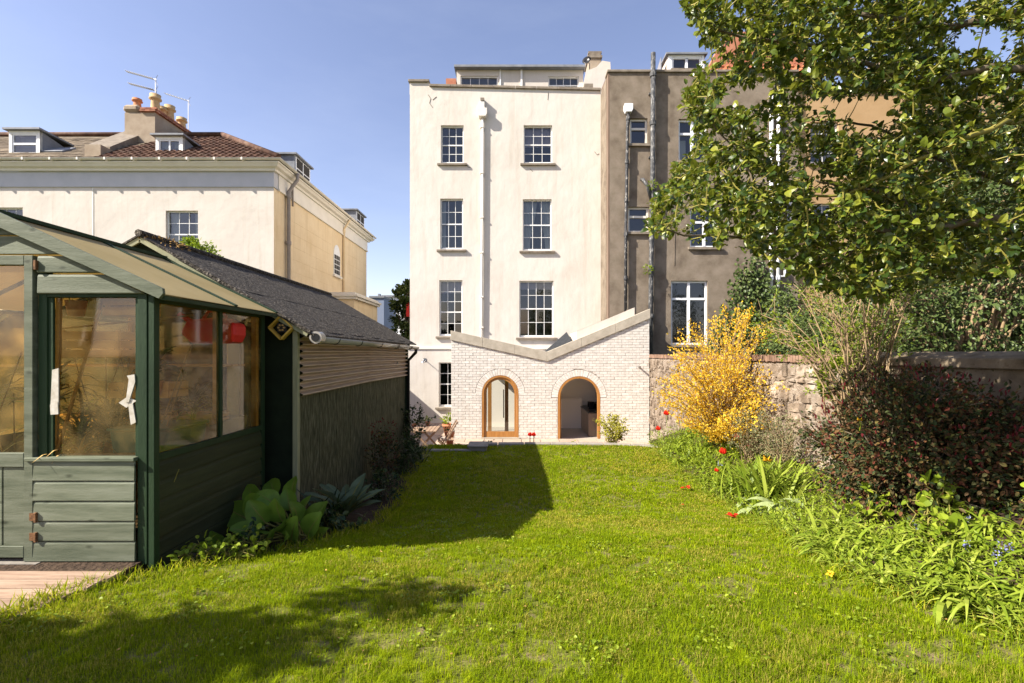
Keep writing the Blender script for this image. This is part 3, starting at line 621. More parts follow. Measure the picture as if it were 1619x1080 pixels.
# ---- tan house further right
th = thing('tan_house', 'tan rendered house mostly hidden behind the evergreen tree', 'house')
tx0 = X(1264, BY); tx1 = 22
twn = [H(1285, 1330, 190, 255, BY), H(1285, 1330, 320, 385, BY), H(1430, 1475, 190, 255, BY), H(1430, 1475, 320, 385, BY), H(1560, 1605, 190, 255, BY)]
mb = MB(); wall_holes(mb, tx0, tx1, -.4, Z(140, BY), BY+.15, .3, twn).build('wall', m_tan, th)
MB().box(tx0+.1, tx1, BY+1.8, BY+1.9, -.4, Z(140, BY)).build('interior', m_room, th)
MB().box(tx0, tx1, BY+.05, BY+.6, Z(140, BY)+.002, Z(135, BY)).build('coping', m_stone, th)
for w in twn: sash(th, *w, BY+.15, 2, 4)
MB().box(X(1395, 20), X(1440, 20), 20, 21, Z(150, 20), Z(88, 20)).build('chimney', m_chim, th)
MB().prism([(19, Z(150, 19)), (25, Z(150, 19)+2.6), (25, Z(150, 19))], 'x', tx0+.3, 22).build('roof', m_slate, th)

# ---- yellow and white house on the left
YY = 18.5
yh = thing('corner_house', 'broad cream house with hipped tiled roof and warm yellow side wall', 'house')
yx = X(433, YY); yl = -27.0
yw = [H(262, 313, 333, 398, YY), H(-12, 36, 328, 396, YY)]
mb = MB(); wall_holes(mb, yl, yx, -1.4, Z(296, YY), YY, .3, yw).build('wall', m_pale, yh)
MB().box(X(146, YY), X(148, YY), YY-.012, YY-.001, -1.4, Z(297, YY)).build('render_joint', m_trimw, yh)
MB().box(yl, yx+.02, YY-.04, YY+.3, Z(296, YY), Z(272, YY)).build('frieze', m_frieze, yh)
# cornice as stepped profile, front and side
zf = Z(272, YY)
prof = [(0, 0), (-.10, 0), (-.12, .08), (-.24, .12), (-.30, .2), (-.34, .22), (-.34, .28), (0, .28)]
def corn(z, off, mat, nm, pr):
    mb = MB(); n = len(pr)
    P = [(yl, 0), (yx, 0)]
    vs = []
    for (d, zz) in pr: vs += [(yl, YY-.04+d, z+zz), (yx-d+.02, YY-.04+d, z+zz), (yx-d+.02, 30.2-d, z+zz)]
    fs = []
    for i in range(n-1): fs += [(3*i, 3*i+1, 3*i+4, 3*i+3), (3*i+1, 3*i+2, 3*i+5, 3*i+4)]
    fs.append(tuple(3*i+2 for i in range(n)))
    return mb.add(vs, fs).build(nm, mat, yh)
corn(zf+.002, 0, m_trimw, 'cornice', prof)
# gutter and side wall
gz1 = zf+.33
mb = MB(); n = 8; vs = []
arc = [(-.07*math.cos(a)-.40, .07*-math.sin(a)) for a in [math.pi*k/6 for k in range(7)]]
for d, zz in arc: vs += [(yl, YY-.04+d, gz1+zz+.03), (yx-d+.02, YY-.04+d, gz1+zz+.03), (yx-d+.02, 30.5, gz1+zz+.03)]
fs = []
for i in range(6): fs += [(3*i, 3*i+1, 3*i+4, 3*i+3), (3*i+1, 3*i+2, 3*i+5, 3*i+4)]
mb.add(vs, fs); gu = mb.build('gutter', m_trimw, yh, smooth=True)
x = -26.5
while x < yx: MB().box(x-.03, x+.03, YY-.53, YY-.3, gz1-.06, gz1+.035).build('gutter_bracket', m_trimw, gu); x += 1.02
sw = MB()
aw = (19.9+5.2, 19.9+5.9)
sw.add([(yx, YY+.0, -1.4), (yx, 30, -1.4), (yx, 30, zf-.55), (yx, YY+.0, zf-.55)], [(0, 1, 2, 3)])
MB().box(yx-.3, yx, YY+.301, 30, -1.4, zf-.56).build('side_wall', m_yellow, yh)
MB().box(yx-.05, yx, YY+.002, YY+.3, -1.4, Z(297, YY)).build('corner_pier', m_yellow, yh)
MB().box(yx-.3, yx+.05, YY+.301, 30.05, zf-.556, zf-.002).build('side_frieze', m_trimw, yh)
MB().box(yx-.3, yx+.08, YY+.3, 30.08, zf-.62, zf-.56).build('side_moulding', m_trimw, yh)
z = 7.0
while z > -1:
    MB().box(yx, yx+.006, YY+.31, 30, z, z+.02).build('ashlar_line', m_yellow, yh); z -= .52
mb = MB(); yy0 = YY+1.0; pipe(yh, 'downpipe', [(yx+.45, yy0, zf+.3), (yx+.45, yy0, zf+.05), (yx+.12, yy0-.05, zf-.45), (yx+.12, yy0-.05, -1)], .075, m_greypipe, [zf-.62, zf-2.5, zf-4])
pipe(yh, 'waste_pipe', [(yx+.1, yy0+.35, zf+.1), (yx+.1, yy0+.35, zf-.9)], .04, m_greypipe)
pipe(yh, 'waste_pipe', [(yx+.1, yy0+.35, zf-4.4), (yx+.25, yy0+.35, zf-4.5), (yx+.25, yy0+.35, zf-6)], .08, m_greypipe)
yb = abs(yx)*F/(815-541.5)
pipe(yh, 'downpipe', [(yx+.4, yb, zf+.2), (yx+.08, yb, zf-.3), (yx+.08, yb, 0)], .06, m_yellow, [zf-.4, zf-3])
# arched stair window
ya = abs(yx)*F/(815-527); yb2 = abs(yx)*F/(815-537); r = (yb2-ya)/2; yc = (ya+yb2)/2; z1 = Z(405, yc); z0 = Z(436, yc)
pts = [(ya, z0), (yb2, z0)]+[(yc+r*math.cos(a), z1+r*1.3*math.sin(a)) for a in [math.pi*k/8 for k in range(9)]]
aw_ = MB().prism(pts, 'x', yx+.002, yx+.03).build('arched_window', m_white, yh)
for i in range(3):
    for j in range(4):
        MB().box(yx+.031, yx+.036, ya+.05+i*(2*r-.1)/3+.02, ya+.05+(i+1)*(2*r-.1)/3-.02, z0+.05+j*(z1-z0)/4+.02, z0+.05+(j+1)*(z1-z0)/4-.02).build('pane', m_room, aw_)
MB().box(yx, yx+.12, ya-.1, yb2+.1, z0-.1, z0).build('sill', m_trimw, aw_)
# interior
mb = MB(); mb.box(yl, yx-.35, YY+2.2, YY+2.3, -1.4, zf); mb.box(yl, yx-.35, YY+.31, YY+2.19, 3.0, 3.1); mb.box(yl, yx-.35, YY+.31, YY+2.19, zf-.2, zf-.1); mb.build('interior', m_room, yh)
sash(yh, *yw[0], YY, 3, 4, mid=.42, curtain=[(.02, .3, 0, 1, .4, m_curt), (.75, .98, 0, 1, -.4, m_curt)]); sash(yh, *yw[1], YY, 3, 4, mid=.42)
# roof
ez = zf+.36; ey = YY-.38; rx_, ry_ = X(352, 22.5), 22.5; rz_ = Z(216, 22.5); ex = yx+.36
mb = MB(); mb.add([(yl, ey, ez), (ex, ey, ez), (rx_, ry_, rz_), (yl, ry_, rz_), (ex, 30.4, ez), (rx_, 26, rz_), (yl, 26, rz_), (yl, 30.4, ez)],
                  [(0, 1, 2, 3), (1, 4, 5, 2), (3, 2, 5, 6), (4, 7, 6, 5)]); roof = mb.build('roof', m_slate, yh)
slope = math.atan2(rz_-ez, ry_-ey); L = math.hypot(rz_-ez, ry_-ey)
its = []; rowsn = int(L/.33)
for j in range(rowsn):
    s = .1+j*.33; y = ey+s*math.cos(slope); z = ez+s*math.sin(slope)+.03
    xr_ = ex+(rx_-ex)*(s/L)-.15; xl_ = X(150, YY)-.0
    i = 0
    while xr_-i*.27 > xl_+s*.0:
        its.append((0, (xr_-i*.27, y, z), (slope-.06, 0, 0), (1, 1, 1))); i += 1
        if xr_-i*.27 < X(150+9*j, y): break
pieces(roof, 'roof_tile', [t_br], its, m_tile)
its = []
for j in range(rowsn):
    s = .1+j*.33; y = ey+s*math.cos(slope); z = ez+s*math.sin(slope)+.02; x = X(150+9*j, y)-.1+(.13 if j % 2 else 0)
    while x > yl+.2: its.append((0, (x, y, z+random.uniform(-.006, .006)), (slope-.05+random.uniform(-.02, .02), 0, random.uniform(-.02, .02)), (.98, .98, 1))); x -= .285
slate_t = MB().box(-.135, .135, -.18, .19, -.008, .008).mesh('slate', m_slate)
pieces(roof, 'slate', [slate_t], its, m_slate, limit=0)
hips = MB(); hips.tube([(ex, ey, ez+.08), (rx_, ry_, rz_+.1)], .11, 8); hips.tube([(rx_, ry_, rz_+.1), (yl, ry_, rz_+.1)], .11, 8); hips.build('ridge_tiles', m_tile, roof, smooth=True)
# party wall rising with the slope
def onroof(x, s): return (x, ey+s*math.cos(slope), ez+s*math.sin(slope))
a = onroof(X(175, 19.5), 1.1); b = onroof(X(215, 21.5), 4.2)
MB().add([(a[0]-.5, a[1], a[2]), (a[0]+.35, a[1], a[2]), (b[0]+.35, b[1], b[2]), (b[0]-.5, b[1], b[2]), (a[0]-.5, a[1], a[2]+.35), (a[0]+.35, a[1], a[2]+.25), (b[0]+.35, b[1], b[2]+.35), (b[0]-.5, b[1], b[2]+.45)],
         [(3, 2, 1, 0), (4, 5, 6, 7), (0, 1, 5, 4), (1, 2, 6, 5), (2, 3, 7, 6), (3, 0, 4, 7)]).build('party_wall_coping', m_stone, roof)
MB().box(X(141, 18.7), X(166, 18.7), 18.5, 19.5, ez, Z(232, 18.7)).build('roof_stub', m_chim, roof)
# chimney stack
cy0, cy1 = 21, 23.4; cx0, cx1 = X(197, 21), X(245, 21); ct = Z(178, 21)
stack = MB().box(cx0, cx1, cy0, cy1, ez+.5, ct).build('chimney', m_chim, yh)
o = MB().box(cx0-.08, cx0+(cx1-cx0)*.5, cy0-.08, cy1, ct+.002, Z(165, 21)).build('rounded_cap', m_chim, stack, bevel=.12)
its = []
for i in range(10):
    for j in range(2): its.append((0, (cx1+.045, cy0+.1+i*.24+(.12 if j else 0), ct+.06+j*.09), (0, 0, R(90)), (1, 1, 1)))
for i in range(3):
    for j in range(2): its.append((0, (cx0+(cx1-cx0)*.5+.16+i*.23+(.06 if j else 0), cy0-.045, ct+.06+j*.09), (0, 0, 0), (1, 1, 1)))
bt_ = MB().box(-.11, .11, -.05, .05, -.035, .035).mesh('brick', m_brickred)
MB().box(cx0+(cx1-cx0)*.5+.01, cx1, cy0, cy1, ct+.002, ct+.22).build('brick_course', m_brickred, stack)
pieces(stack, 'brick', [bt_], its, m_brickred)
def pot(x, y, z, h, r, mat):
    MB().lathe([(r*1.1, 0), (r*.9, h*.12), (r*.8, h*.6), (r*.85, h*.68), (r*1.2, h*.72), (r*1.2, h*.8), (r*.95, h*.82), (r*1.1, h), (r*.8, h), (r*.7, h*.9)], (x, y, z), 12).build('chimney_pot', mat, stack, smooth=True)
pot(X(217, 21.3), 21.3, Z(165, 21), .38, .17, m_potred)
pot(X(243, 21.3), 21.4, ct+.22, .75, .2, m_pot); pot(X(255, 22), 22.1, ct+.22, .55, .19, m_pot); pot(X(266, 22.2), 22.3, ct+.22, .72, .2, m_pot); pot(X(285, 23), 23.1, ct+.22, .55, .2, m_pot)
# dormers on the front slope
def dormer(pa, pb, r0, r1, y, ncol, rows, dep=3.2, drop=.6):
    x0, x1 = X(pa, y), X(pb, y); za, zb = Z(r1, y), Z(r0, y); mb = MB()
    w = (x0+.12, x1-.12, za+.06, zb-.12); wall_holes(mb, x0, x1, za-.1, zb, y, .1, [w]); d = mb.build('dormer', m_white, roof)
    for xx in (x0+.001, x1-.08): MB().prism([(y+.101, za-.3), (y+dep, zb-drop-.1), (y+.101, zb)], 'x', xx, xx+.079).build('dormer_cheek', m_lead if xx > x0+.01 else m_trimw, d)
    MB().add([(x0-.12, y-.15, zb+.01), (x1+.12, y-.15, zb+.01), (x1+.12, y+dep, zb-drop*.2), (x0-.12, y+dep, zb-drop*.2), (x0-.12, y-.15, zb+.08), (x1+.12, y-.15, zb+.08), (x1+.12, y+dep, zb-drop*.2+.07), (x0-.12, y+dep, zb-drop*.2+.07)],
             [(3, 2, 1, 0), (4, 5, 6, 7), (0, 1, 5, 4), (1, 2, 6, 5), (2, 3, 7, 6), (3, 0, 4, 7)]).build('dormer_roof', m_lead, d)
    MB().box(x0+.1, x1-.1, y+.5, y+.6, za, zb-.05).build('dormer_room', m_room, d)
    fr = MB(); W0, W1, Z0, Z1 = w; f = .05
    fr.box(W0+.002, W0+f, y+.02, y+.08, Z0, Z1); fr.box(W1-f, W1-.002, y+.02, y+.08, Z0, Z1); fr.box(W0+f, W1-f, y+.02, y+.08, Z0, Z0+f); fr.box(W0+f, W1-f, y+.02, y+.08, Z1-f, Z1-.002)
    for k in range(1, ncol): xx = W0+(W1-W0)*k/ncol; fr.box(xx-.03, xx+.03, y+.022, y+.078, Z0+f, Z1-f)
    for k in range(1, rows): zz = Z0+(Z1-Z0)*k/rows; fr.box(W0+f, W1-f, y+.018, y+.076, zz-.04, zz+.04)
    wf = fr.build('dormer_window', m_upvc, d)
    for i in range(ncol):
        for j in range(rows):
            a, b = W0+(W1-W0)*i/ncol+.03, W0+(W1-W0)*(i+1)/ncol-.03; c, e = Z0+(Z1-Z0)*j/rows+.03, Z0+(Z1-Z0)*(j+1)/rows-.03
            MB().add([(a, y+.05, c), (b, y+.05, c), (b, y+.05, e), (a, y+.05, e)], [(0, 1, 2, 3)]).build('pane', m_glass, wf)
    return d, w
d1, w1 = dormer(14, 63, 207, 245, 19.0, 1, 2)
MB().add([(w1[0], 19.3, w1[2]), (w1[1], 19.3, w1[2]), (w1[1], 19.3, w1[3]), (w1[0], 19.3, w1[3])], [(0, 1, 2, 3)]).build('blind', m_lead, d1)
d2, w2 = dormer(246, 289, 216, 251, 19.2, 2, 1)
for a, b in ((.0, .42), (.55, 1)):
    x0, x1 = w2[0]+(w2[1]-w2[0])*a, w2[0]+(w2[1]-w2[0])*b
    MB().add([(x0+(x1-x0)*k/8, 19.45+.03*(k % 2), z) for z in (w2[2], w2[3]) for k in range(9)], [(k, k+1, k+10, k+9) for k in range(8)]).build('curtain', m_curt, d2)
# skylight
p = onroof(X(97, 19.6), 1.5); o = MB().box(-.55, .55, -.35, .35, 0, .08).build('rooflight', m_lead, roof, bevel=.01); o.location = p; o.rotation_euler = (slope, 0, 0)
# side dormers
for ya_, yb_, r0 in ((abs(yx)*F/(815-462), 0, 0), (abs(yx)*F/(815-560), 0, 0)):
    y = ya_; zt = gz1+.95
    d = MB().box(yx-2.0, yx+.1, y-.0, y+1.5, ez-.2, zt).build('dormer', m_lead, roof)
    MB().box(yx-2.1, yx+.22, y-.12, y+1.62, zt+.002, zt+.07).build('dormer_roof', m_lead, d)
    fr = MB(); fr.box(yx+.102, yx+.13, y+.05, y+1.45, ez-.1, zt-.05); w = fr.build('dormer_window', m_upvc, d)
    for i in range(2):
        for j in range(2): MB().box(yx+.131, yx+.136, y+.12+i*.66, y+.12+i*.66+.58, ez+.0+j*.45, ez+.4+j*.45).build('pane', m_room, w)
# porch at far end
py = abs(X(518, 1))*0; 
pb0, pb1 = X(545, 27), X(598, 27)
po = MB().box(yx+.05, -8.0, 24.0, 28.0, -1.4, Z(473, 24)).build('porch', m_yellow, yh)
for k, (e, a, b) in enumerate(((.12, 473, 469), (.2, 469, 466), (.05, 466, 462))): MB().box(yx+.02, -8.0+e, 24-e, 28+e, Z(a, 24)+.002, Z(b, 24)).build('porch_cornice', m_trimw, po)
# aerials
def aerial(lbl, x, y, z0, z1, az, L, n, tilt=0):
    t = thing('tv_aerial', lbl, 'aerial', (x, y, z0))
    MB().tube([(0, 0, 0), (0, 0, z1-z0)], .018, 6).build('mast', m_alu, t)
    u = Vector((math.cos(az), math.sin(az), tilt)).normalized(); v = Vector((-math.sin(az), math.cos(az), 0))
    o = Vector((0, 0, z1-z0-.05)); m = MB().bar(o-u*.05, o+u*L, .032, .032).build('boom', m_alu, t)
    for k in range(n):
        c = o+u*(.12+(L-.15)*k/(n-1)); MB().tube([c-v*.11-Vector((0, 0, .0)), c+v*.11], .013, 5).build('element', m_alu, t)
    for s in (-1, 1):
        c = o+u*.02; MB().tube([c, c+Vector((0, 0, .22*s))-u*.12], .01, 5).build('reflector', m_alu, t)
    return t
aerial('upper of two long aerials above the buff chimney pot', X(246, 21.4), 21.4, Z(165, 21.4), Z(124, 21.4), R(180), 1.35, 15, .28)
aerial('lower of two long aerials above the buff chimney pot', X(246, 21.6), 21.62, Z(160, 21.6), Z(141, 21.6), R(180), 1.25, 15, .26)
aerial('thin aerial on its own mast behind the chimney stack', X(298, 23.6), 23.6, Z(215, 23.6), Z(158, 23.6), R(180), 1.2, 8, .32)
# ---- distant houses between the two blocks
d = thing('distant_house', 'plain white house far between the two tall houses', 'house')
MB().box(X(606, 45), X(655, 45), 45, 55, -1.4, Z(470, 45)).build('wall', m_upvc, d); MB().box(X(604, 45), X(655, 45), 44.8, 55, Z(470, 45)+.002, Z(467, 45)).build('roof', m_lead, d)
d = thing('distant_house', 'blue grey house end beside the far white house', 'house')
MB().box(X(585, 40), X(607, 40), 40, 44, -1.4, Z(471, 40)).build('wall', m_bluewall, d); MB().box(X(584, 40), X(608, 40), 39.9, 44, Z(471, 40)+.002, Z(468, 40)).build('roof', m_lead, d)
MB().box(X(592, 40), X(595, 40), 41, 41.4, Z(468, 40), Z(462, 40)).build('chimney', m_lead, d)
m_slate_dk = M('dark slate', [(.025, .027, .03), (.045, .047, .052)], scale=6, rough=.9, spec=.05)
# ---- kitchen extension
EY = 16.0
ex_ = thing('kitchen_extension', 'white brick single storey extension with V shaped roof and two arched doors', 'extension')
eL, eR, eV = X(713.5, EY), X(1026.5, EY), X(865, EY)
zL, zV, zR = Z(523, EY), Z(556.5, EY), Z(489, EY)
def etop(x): return zL+(zV-zL)*(x-eL)/(eV-eL) if x < eV else zV+(zR-zV)*(x-eV)/(eR-eV)
COP = .31
arches = [(X(791, EY), .605, Z(593.5, EY)-.605, -1.30), (X(915.5, EY), .70, Z(595, EY)-.70, -1.36)]   # cx, r, spring z, floor z
def alow(x, grow=0):
    for cx, r, zs, zb in arches:
        rr = r+grow
        if abs(x-cx) < rr: return zs+math.sqrt(max(0, rr*rr-(x-cx)**2))
    return None
brk = sorted({eL, eR, eV, *[cx-r for cx, r, *_ in arches], *[cx+r for cx, r, *_ in arches], *[cx+r*math.cos(math.pi*k/16) for cx, r, *_ in arches for k in range(17)]})
mb = MB(); T = .26; y0, y1 = EY, EY+T
for a, b in zip(brk[:-1], brk[1:]):
    if b-a < 1e-6: continue
    m = (a+b)/2; ar = [q for q in arches if abs(m-q[0]) < q[1]]
    def lo(x):
        cx, r, zs, zb = ar[0]; return zs+math.sqrt(max(0, r*r-(x-cx)**2))
    la, lb = (lo(a), lo(b)) if ar else (-1.6, -1.6)
    mb.add([(a, y0, la), (b, y0, lb), (b, y0, etop(b)), (a, y0, etop(a)), (a, y1, la), (b, y1, lb), (b, y1, etop(b)), (a, y1, etop(a))],
           [(0, 1, 2, 3), (7, 6, 5, 4)]+([(0, 4, 5, 1)] if ar else []))
for cx, r, zs, zb in arches:
    for sx in (-1, 1): mb.add([(cx+sx*r, y0, -1.6), (cx+sx*r, y1, -1.6), (cx+sx*r, y1, zs), (cx+sx*r, y0, zs)], [(0, 1, 2, 3)])
mb.build('wall', m_mortar, ex_)
# bricks
CH = .088; BL = .24; J = .009; items = []
z = -1.36; row = 0; bm = {}
bricks = []
while z < 3:
    x = eL-(BL/2 if row % 2 else 0)
    while x < eR:
        a, b = max(x, eL)+.0, min(x+BL-J, eR); zt = z+CH-J
        x += BL
        if b-a < .03: continue
        m = (a+b)/2
        lim = min(etop(a), etop(b))-COP+.03
        if z > lim: continue
        q = [[a, z], [b, z], [b, zt], [a, zt]]
        skip = False
        for cx, r, zs, zb in arches:
            rr = r+.215 if z > zs-.02 else r+.0
            def edge(zz):
                if zz < zs: return r if zz < zs-.02 else rr
                return math.sqrt(max(0, rr*rr-(zz-zs)**2))
            e0, e1 = edge(z), edge(zt)
            if zs-.02 < z and z >= zs+rr: continue
            lo0, hi0 = cx-e0, cx+e0; lo1, hi1 = cx-e1, cx+e1
            if m < cx:
                if a > max(lo0, lo1)-.015 and b < cx+e0: skip = True; break
                if b > min(lo0, lo1): 
                    q[1][0] = max(a+.01, min(b, lo0-.008)); q[2][0] = max(a+.01, min(b, lo1-.008))
            else:
                if b < min(hi0, hi1)+.015 and a > cx-e0: skip = True; break
                if a < max(hi0, hi1):
                    q[0][0] = min(b-.01, max(a, hi0+.008)); q[3][0] = min(b-.01, max(a, hi1+.008))
            if e0 > 0 and lo0 < a and b < hi0 and z < zs+rr: skip = True; break
        if skip: continue
        bricks.append(q)
    z += CH; row += 1
for cx, r, zs, zb in arches:     # ring of headers on edge
    n = int(math.pi*(r+.1)/.085)
    for k in range(n):
        a0 = math.pi*(k+.04)/n; a1 = math.pi*(k+.96)/n
        bricks.append([[cx+(r+.004)*math.cos(a0), zs+(r+.004)*math.sin(a0)], [cx+(r+.205)*math.cos(a0), zs+(r+.205)*math.sin(a0)], [cx+(r+.205)*math.cos(a1), zs+(r+.205)*math.sin(a1)], [cx+(r+.004)*math.cos(a1), zs+(r+.004)*math.sin(a1)]])
order = sorted(range(len(bricks)), key=lambda i: -abs((bricks[i][1][0]-bricks[i][0][0])*(bricks[i][2][1]-bricks[i][1][1]))-(10 if i >= len(bricks)-60 else 0)-random.random()*.002)
rest = MB(); full = {}
def brickmesh(q, cx, cz, d, skew):
    pts = [(p[0]-cx, p[1]-cz) for p in q]; e = .004
    c = [(x*(1-e/max(.02, abs(x))), z*(1-e/max(.02, abs(z)))) for x, z in pts]
    vs = [(x, 0, z) for x, z in pts]+[(x, -d+.004, z) for x, z in pts]+[(x, -d+skew*(1 if x > 0 else -1), z) for x, z in c]
    fs = [(4, 0, 1, 5), (5, 1, 2, 6), (6, 2, 3, 7), (7, 3, 0, 4), (8, 4, 5, 9), (9, 5, 6, 10), (10, 6, 7, 11), (11, 7, 4, 8), (8, 9, 10, 11)]
    return vs, [tuple(f) for f in fs]
for n, i in enumerate(order):
    q = bricks[i]; cx = sum(p[0] for p in q)/4; cz = sum(p[1] for p in q)/4; d = random.uniform(.006, .013); sk_ = random.uniform(-.002, .002)
    if n < 300:
        w = q[1][0]-q[0][0]
        key = ('f', random.randrange(6)) if abs(w-(BL-J)) < 1e-4 and abs(q[2][0]-q[3][0]-w) < 1e-4 else None
        if key and key in full: me = full[key]
        else:
            vs, fs = brickmesh(q, cx, cz, d, sk_); me = MB().add(vs, fs).mesh('brick', m_brick)
            if key: full[key] = me
        link('brick', me, ex_, (cx, EY-.001, cz))
    else:
        vs, fs = brickmesh(q, 0, 0, d, 0); vs, fs = brickmesh(q, cx, cz, d, sk_); rest.add([(v[0]+cx, v[1]+EY-.001, v[2]+cz) for v in vs], fs)
rest.build('brickwork', m_brick, ex_, kind='stuff')
# coping in lengths
for (a, b, n) in ((eL-.02, eV, 3), (eV, eR+.02, 3)):
    for k in range(n):
        p, q = a+(b-a)*k/n, a+(b-a)*(k+1)/n; g = .004
        MB().prism([(p+g, etop(p)-COP), (q-g, etop(q)-COP), (q-g, etop(q)+.005), (p+g, etop(p)+.005)], 'y', EY-.06, EY+.32).build('coping_stone', m_conc, ex_, bevel=.006)
# side walls, roof with rooflight, interior
mb = MB(); mb.box(eL, eL+.22, EY+T+.001, EY+.6, -1.6, zL-.12); mb.box(eL, eL+.22, HY-.5, HY-.06, -1.6, zL-.12); mb.box(eL, eL+.22, EY+.601, HY-.501, -1.6, -.75); mb.box(eL, eL+.22, EY+.601, HY-.501, 1.75, zL-.12); sdw = mb.build('side_wall', m_brick, ex_)
MB().add([(eL+.1, EY+.6, -.75), (eL+.1, HY-.5, -.75), (eL+.1, HY-.5, 1.75), (eL+.1, EY+.6, 1.75)], [(0, 1, 2, 3)]).build('added_side_pane', m_clear, sdw)  # unseen side opening, added to let sun into the kitchen
for yy_ in (EY+.6, 17.25, HY-.56): MB().box(eL+.06, eL+.14, yy_+.001, yy_+.06, -.749, 1.749).build('added_side_post', m_oak, sdw)
MB().prism([(EY+T+.001, -1.6), (HY+.2, -1.6), (HY+.2, zR-.12), (EY+T+.001, zR-.12)], 'x', eR-.22, eR).build('side_wall', m_pale, ex_)
def roofslab(x0, x1, y0, y1, mat=m_kit, nm='roof_panel', dz=0):
    return MB().prism([(x0, etop(x0)-.30+dz), (x1, etop(x1)-.30+dz), (x1, etop(x1)-.12+dz), (x0, etop(x0)-.12+dz)], 'y', y0, y1).build(nm, mat, ex_)
roofslab(eL+.22, -1.85, EY+.33, HY-.06); roofslab(.75, eV, EY+.33, HY-.06); roofslab(-1.85, .75, EY+.33, EY+.5); roofslab(-1.85, .75, EY+2.75, HY-.06)
MB().add([(-1.85, EY+.5, etop(-1.85)-.11), (.75, EY+.5, etop(.75)-.11), (.75, EY+2.75, etop(.75)-.11), (-1.85, EY+2.75, etop(-1.85)-.11)], [(0, 1, 2, 3)]).build('added_rooflight_pane', m_clear, ex_)  # unseen left rooflight, added to brighten the kitchen inside
MB().add([(eV+.05, HY-.2, etop(eV)-.1), (2.0, HY-.2, etop(2.0)-.1), (2.0, HY-.1, etop(2.0)+.40), (eV+.05, HY-.1, etop(eV)+.0), (2.0, EY+1.2, etop(2.0)+.0), (eV+.05, EY+1.6, etop(eV)-.1)], [(5, 4, 2, 3)]).build('roof_panel', m_slate_dk, ex_)
rl0, rl1 = 2.15, 4.0; ry0, ry1 = EY+.55, EY+2.6
roofslab(eV+.001, rl0, EY+.33, HY-.06); roofslab(rl1, eR-.22, EY+.33, HY-.06); roofslab(rl0, rl1, EY+.33, ry0); roofslab(rl0, rl1, ry1, HY-.06)
k = MB()
for (a, b, c, d) in ((rl0-.06, rl0, ry0-.06, ry1+.06), (rl1, rl1+.06, ry0-.06, ry1+.06)): k.prism([(a, etop(a)-.12), (b, etop(b)-.12), (b, etop(b)+.26), (a, etop(a)+.26)], 'y', c, d)
for (c, d) in ((ry0-.06, ry0), (ry1, ry1+.06)): k.prism([(rl0, etop(rl0)-.12), (rl1, etop(rl1)-.12), (rl1, etop(rl1)+.26), (rl0, etop(rl0)+.26)], 'y', c, d)
rl = k.build('rooflight', m_pale, ex_)
MB().add([(rl0-.06, ry0-.06, etop(rl0-.06)+.27), (rl1+.06, ry0-.06, etop(rl1+.06)+.27), (rl1+.06, ry1+.06, etop(rl1+.06)+.27), (rl0-.06, ry1+.06, etop(rl0-.06)+.27)], [(0, 1, 2, 3)]).build('pane', m_clear, rl)
MB().box(eL+.22, eR-.22, EY+T, 21.8, -1.5, -1.40).build('floor', m_kfloor, ex_)
mb = MB()
mb.add([(eL+.23, 18.8, -1.39), (eR-.23, 18.8, -1.39), (eR-.23, 18.8, etop(eR-.23)-.2), (eV, 18.8, zV-.2), (eL+.23, 18.8, zL-.2)], [(0, 1, 2, 3, 4)]); mb.add([(eR-.225, EY+T, -1.4), (eR-.225, 18.8, -1.4), (eR-.225, 18.8, 2.5), (eR-.225, EY+T, 2.5)], [(0, 1, 2, 3)]); mb.build('inner_wall', m_kit, ex_)
# arched doors
def archpts(cx, r, zs, zb, n=16): return [(cx-r, zb)]+[(cx-r*math.cos(math.pi*k/n), zs+r*math.sin(math.pi*k/n)) for k in range(n+1)]+[(cx+r, zb)]
def archring(cx, r0, r1, zs, zb, y0, y1, name, mat, par, zb0=None):
    O = archpts(cx, r0, zs, zb); I = archpts(cx, r1, zs, zb0 if zb0 is not None else zb); n = len(O); vs = []; fs = []
    for P_, y in ((O, y0), (I, y0), (O, y1), (I, y1)): vs += [(p[0], y, p[1]) for p in P_]
    for i in range(n-1): fs += [(i, i+1, n+i+1, n+i), (2*n+i+1, 2*n+i, 3*n+i, 3*n+i+1), (n+i, n+i+1, 3*n+i+1, 3*n+i), (i+1, i, 2*n+i, 2*n+i+1)]
    return MB().add(vs, fs).build(name, mat, par)
cx, r, zs, zb = arches[0]
df = archring(cx, r-.002, r-.06, zs, zb, EY-.012, EY+.14, 'door_frame', m_oak, ex_)
lf = archring(cx, r-.063, r-.14, zs, zb+.11, EY+.03, EY+.09, 'door_leaf', m_oak, df)
MB().box(cx-r+.065, cx+r-.065, EY+.028, EY+.092, zb+.055, zb+.24).build('bottom_rail', m_oak, df)
MB().box(cx-r-.03, cx+r+.03, EY-.05, EY+.14, zb-.03, zb+.05).build('threshold', m_conc, df)
I = archpts(cx, r-.138, zs, zb+.24)
MB().add([(p[0], EY+.06, p[1]) for p in I], [tuple(range(len(I)))]).build('pane', m_glass, df)
MB().box(cx-.02, cx+.0, EY+.0, EY+.02, -.95, .1).build('handle', m_oak, df) if False else None
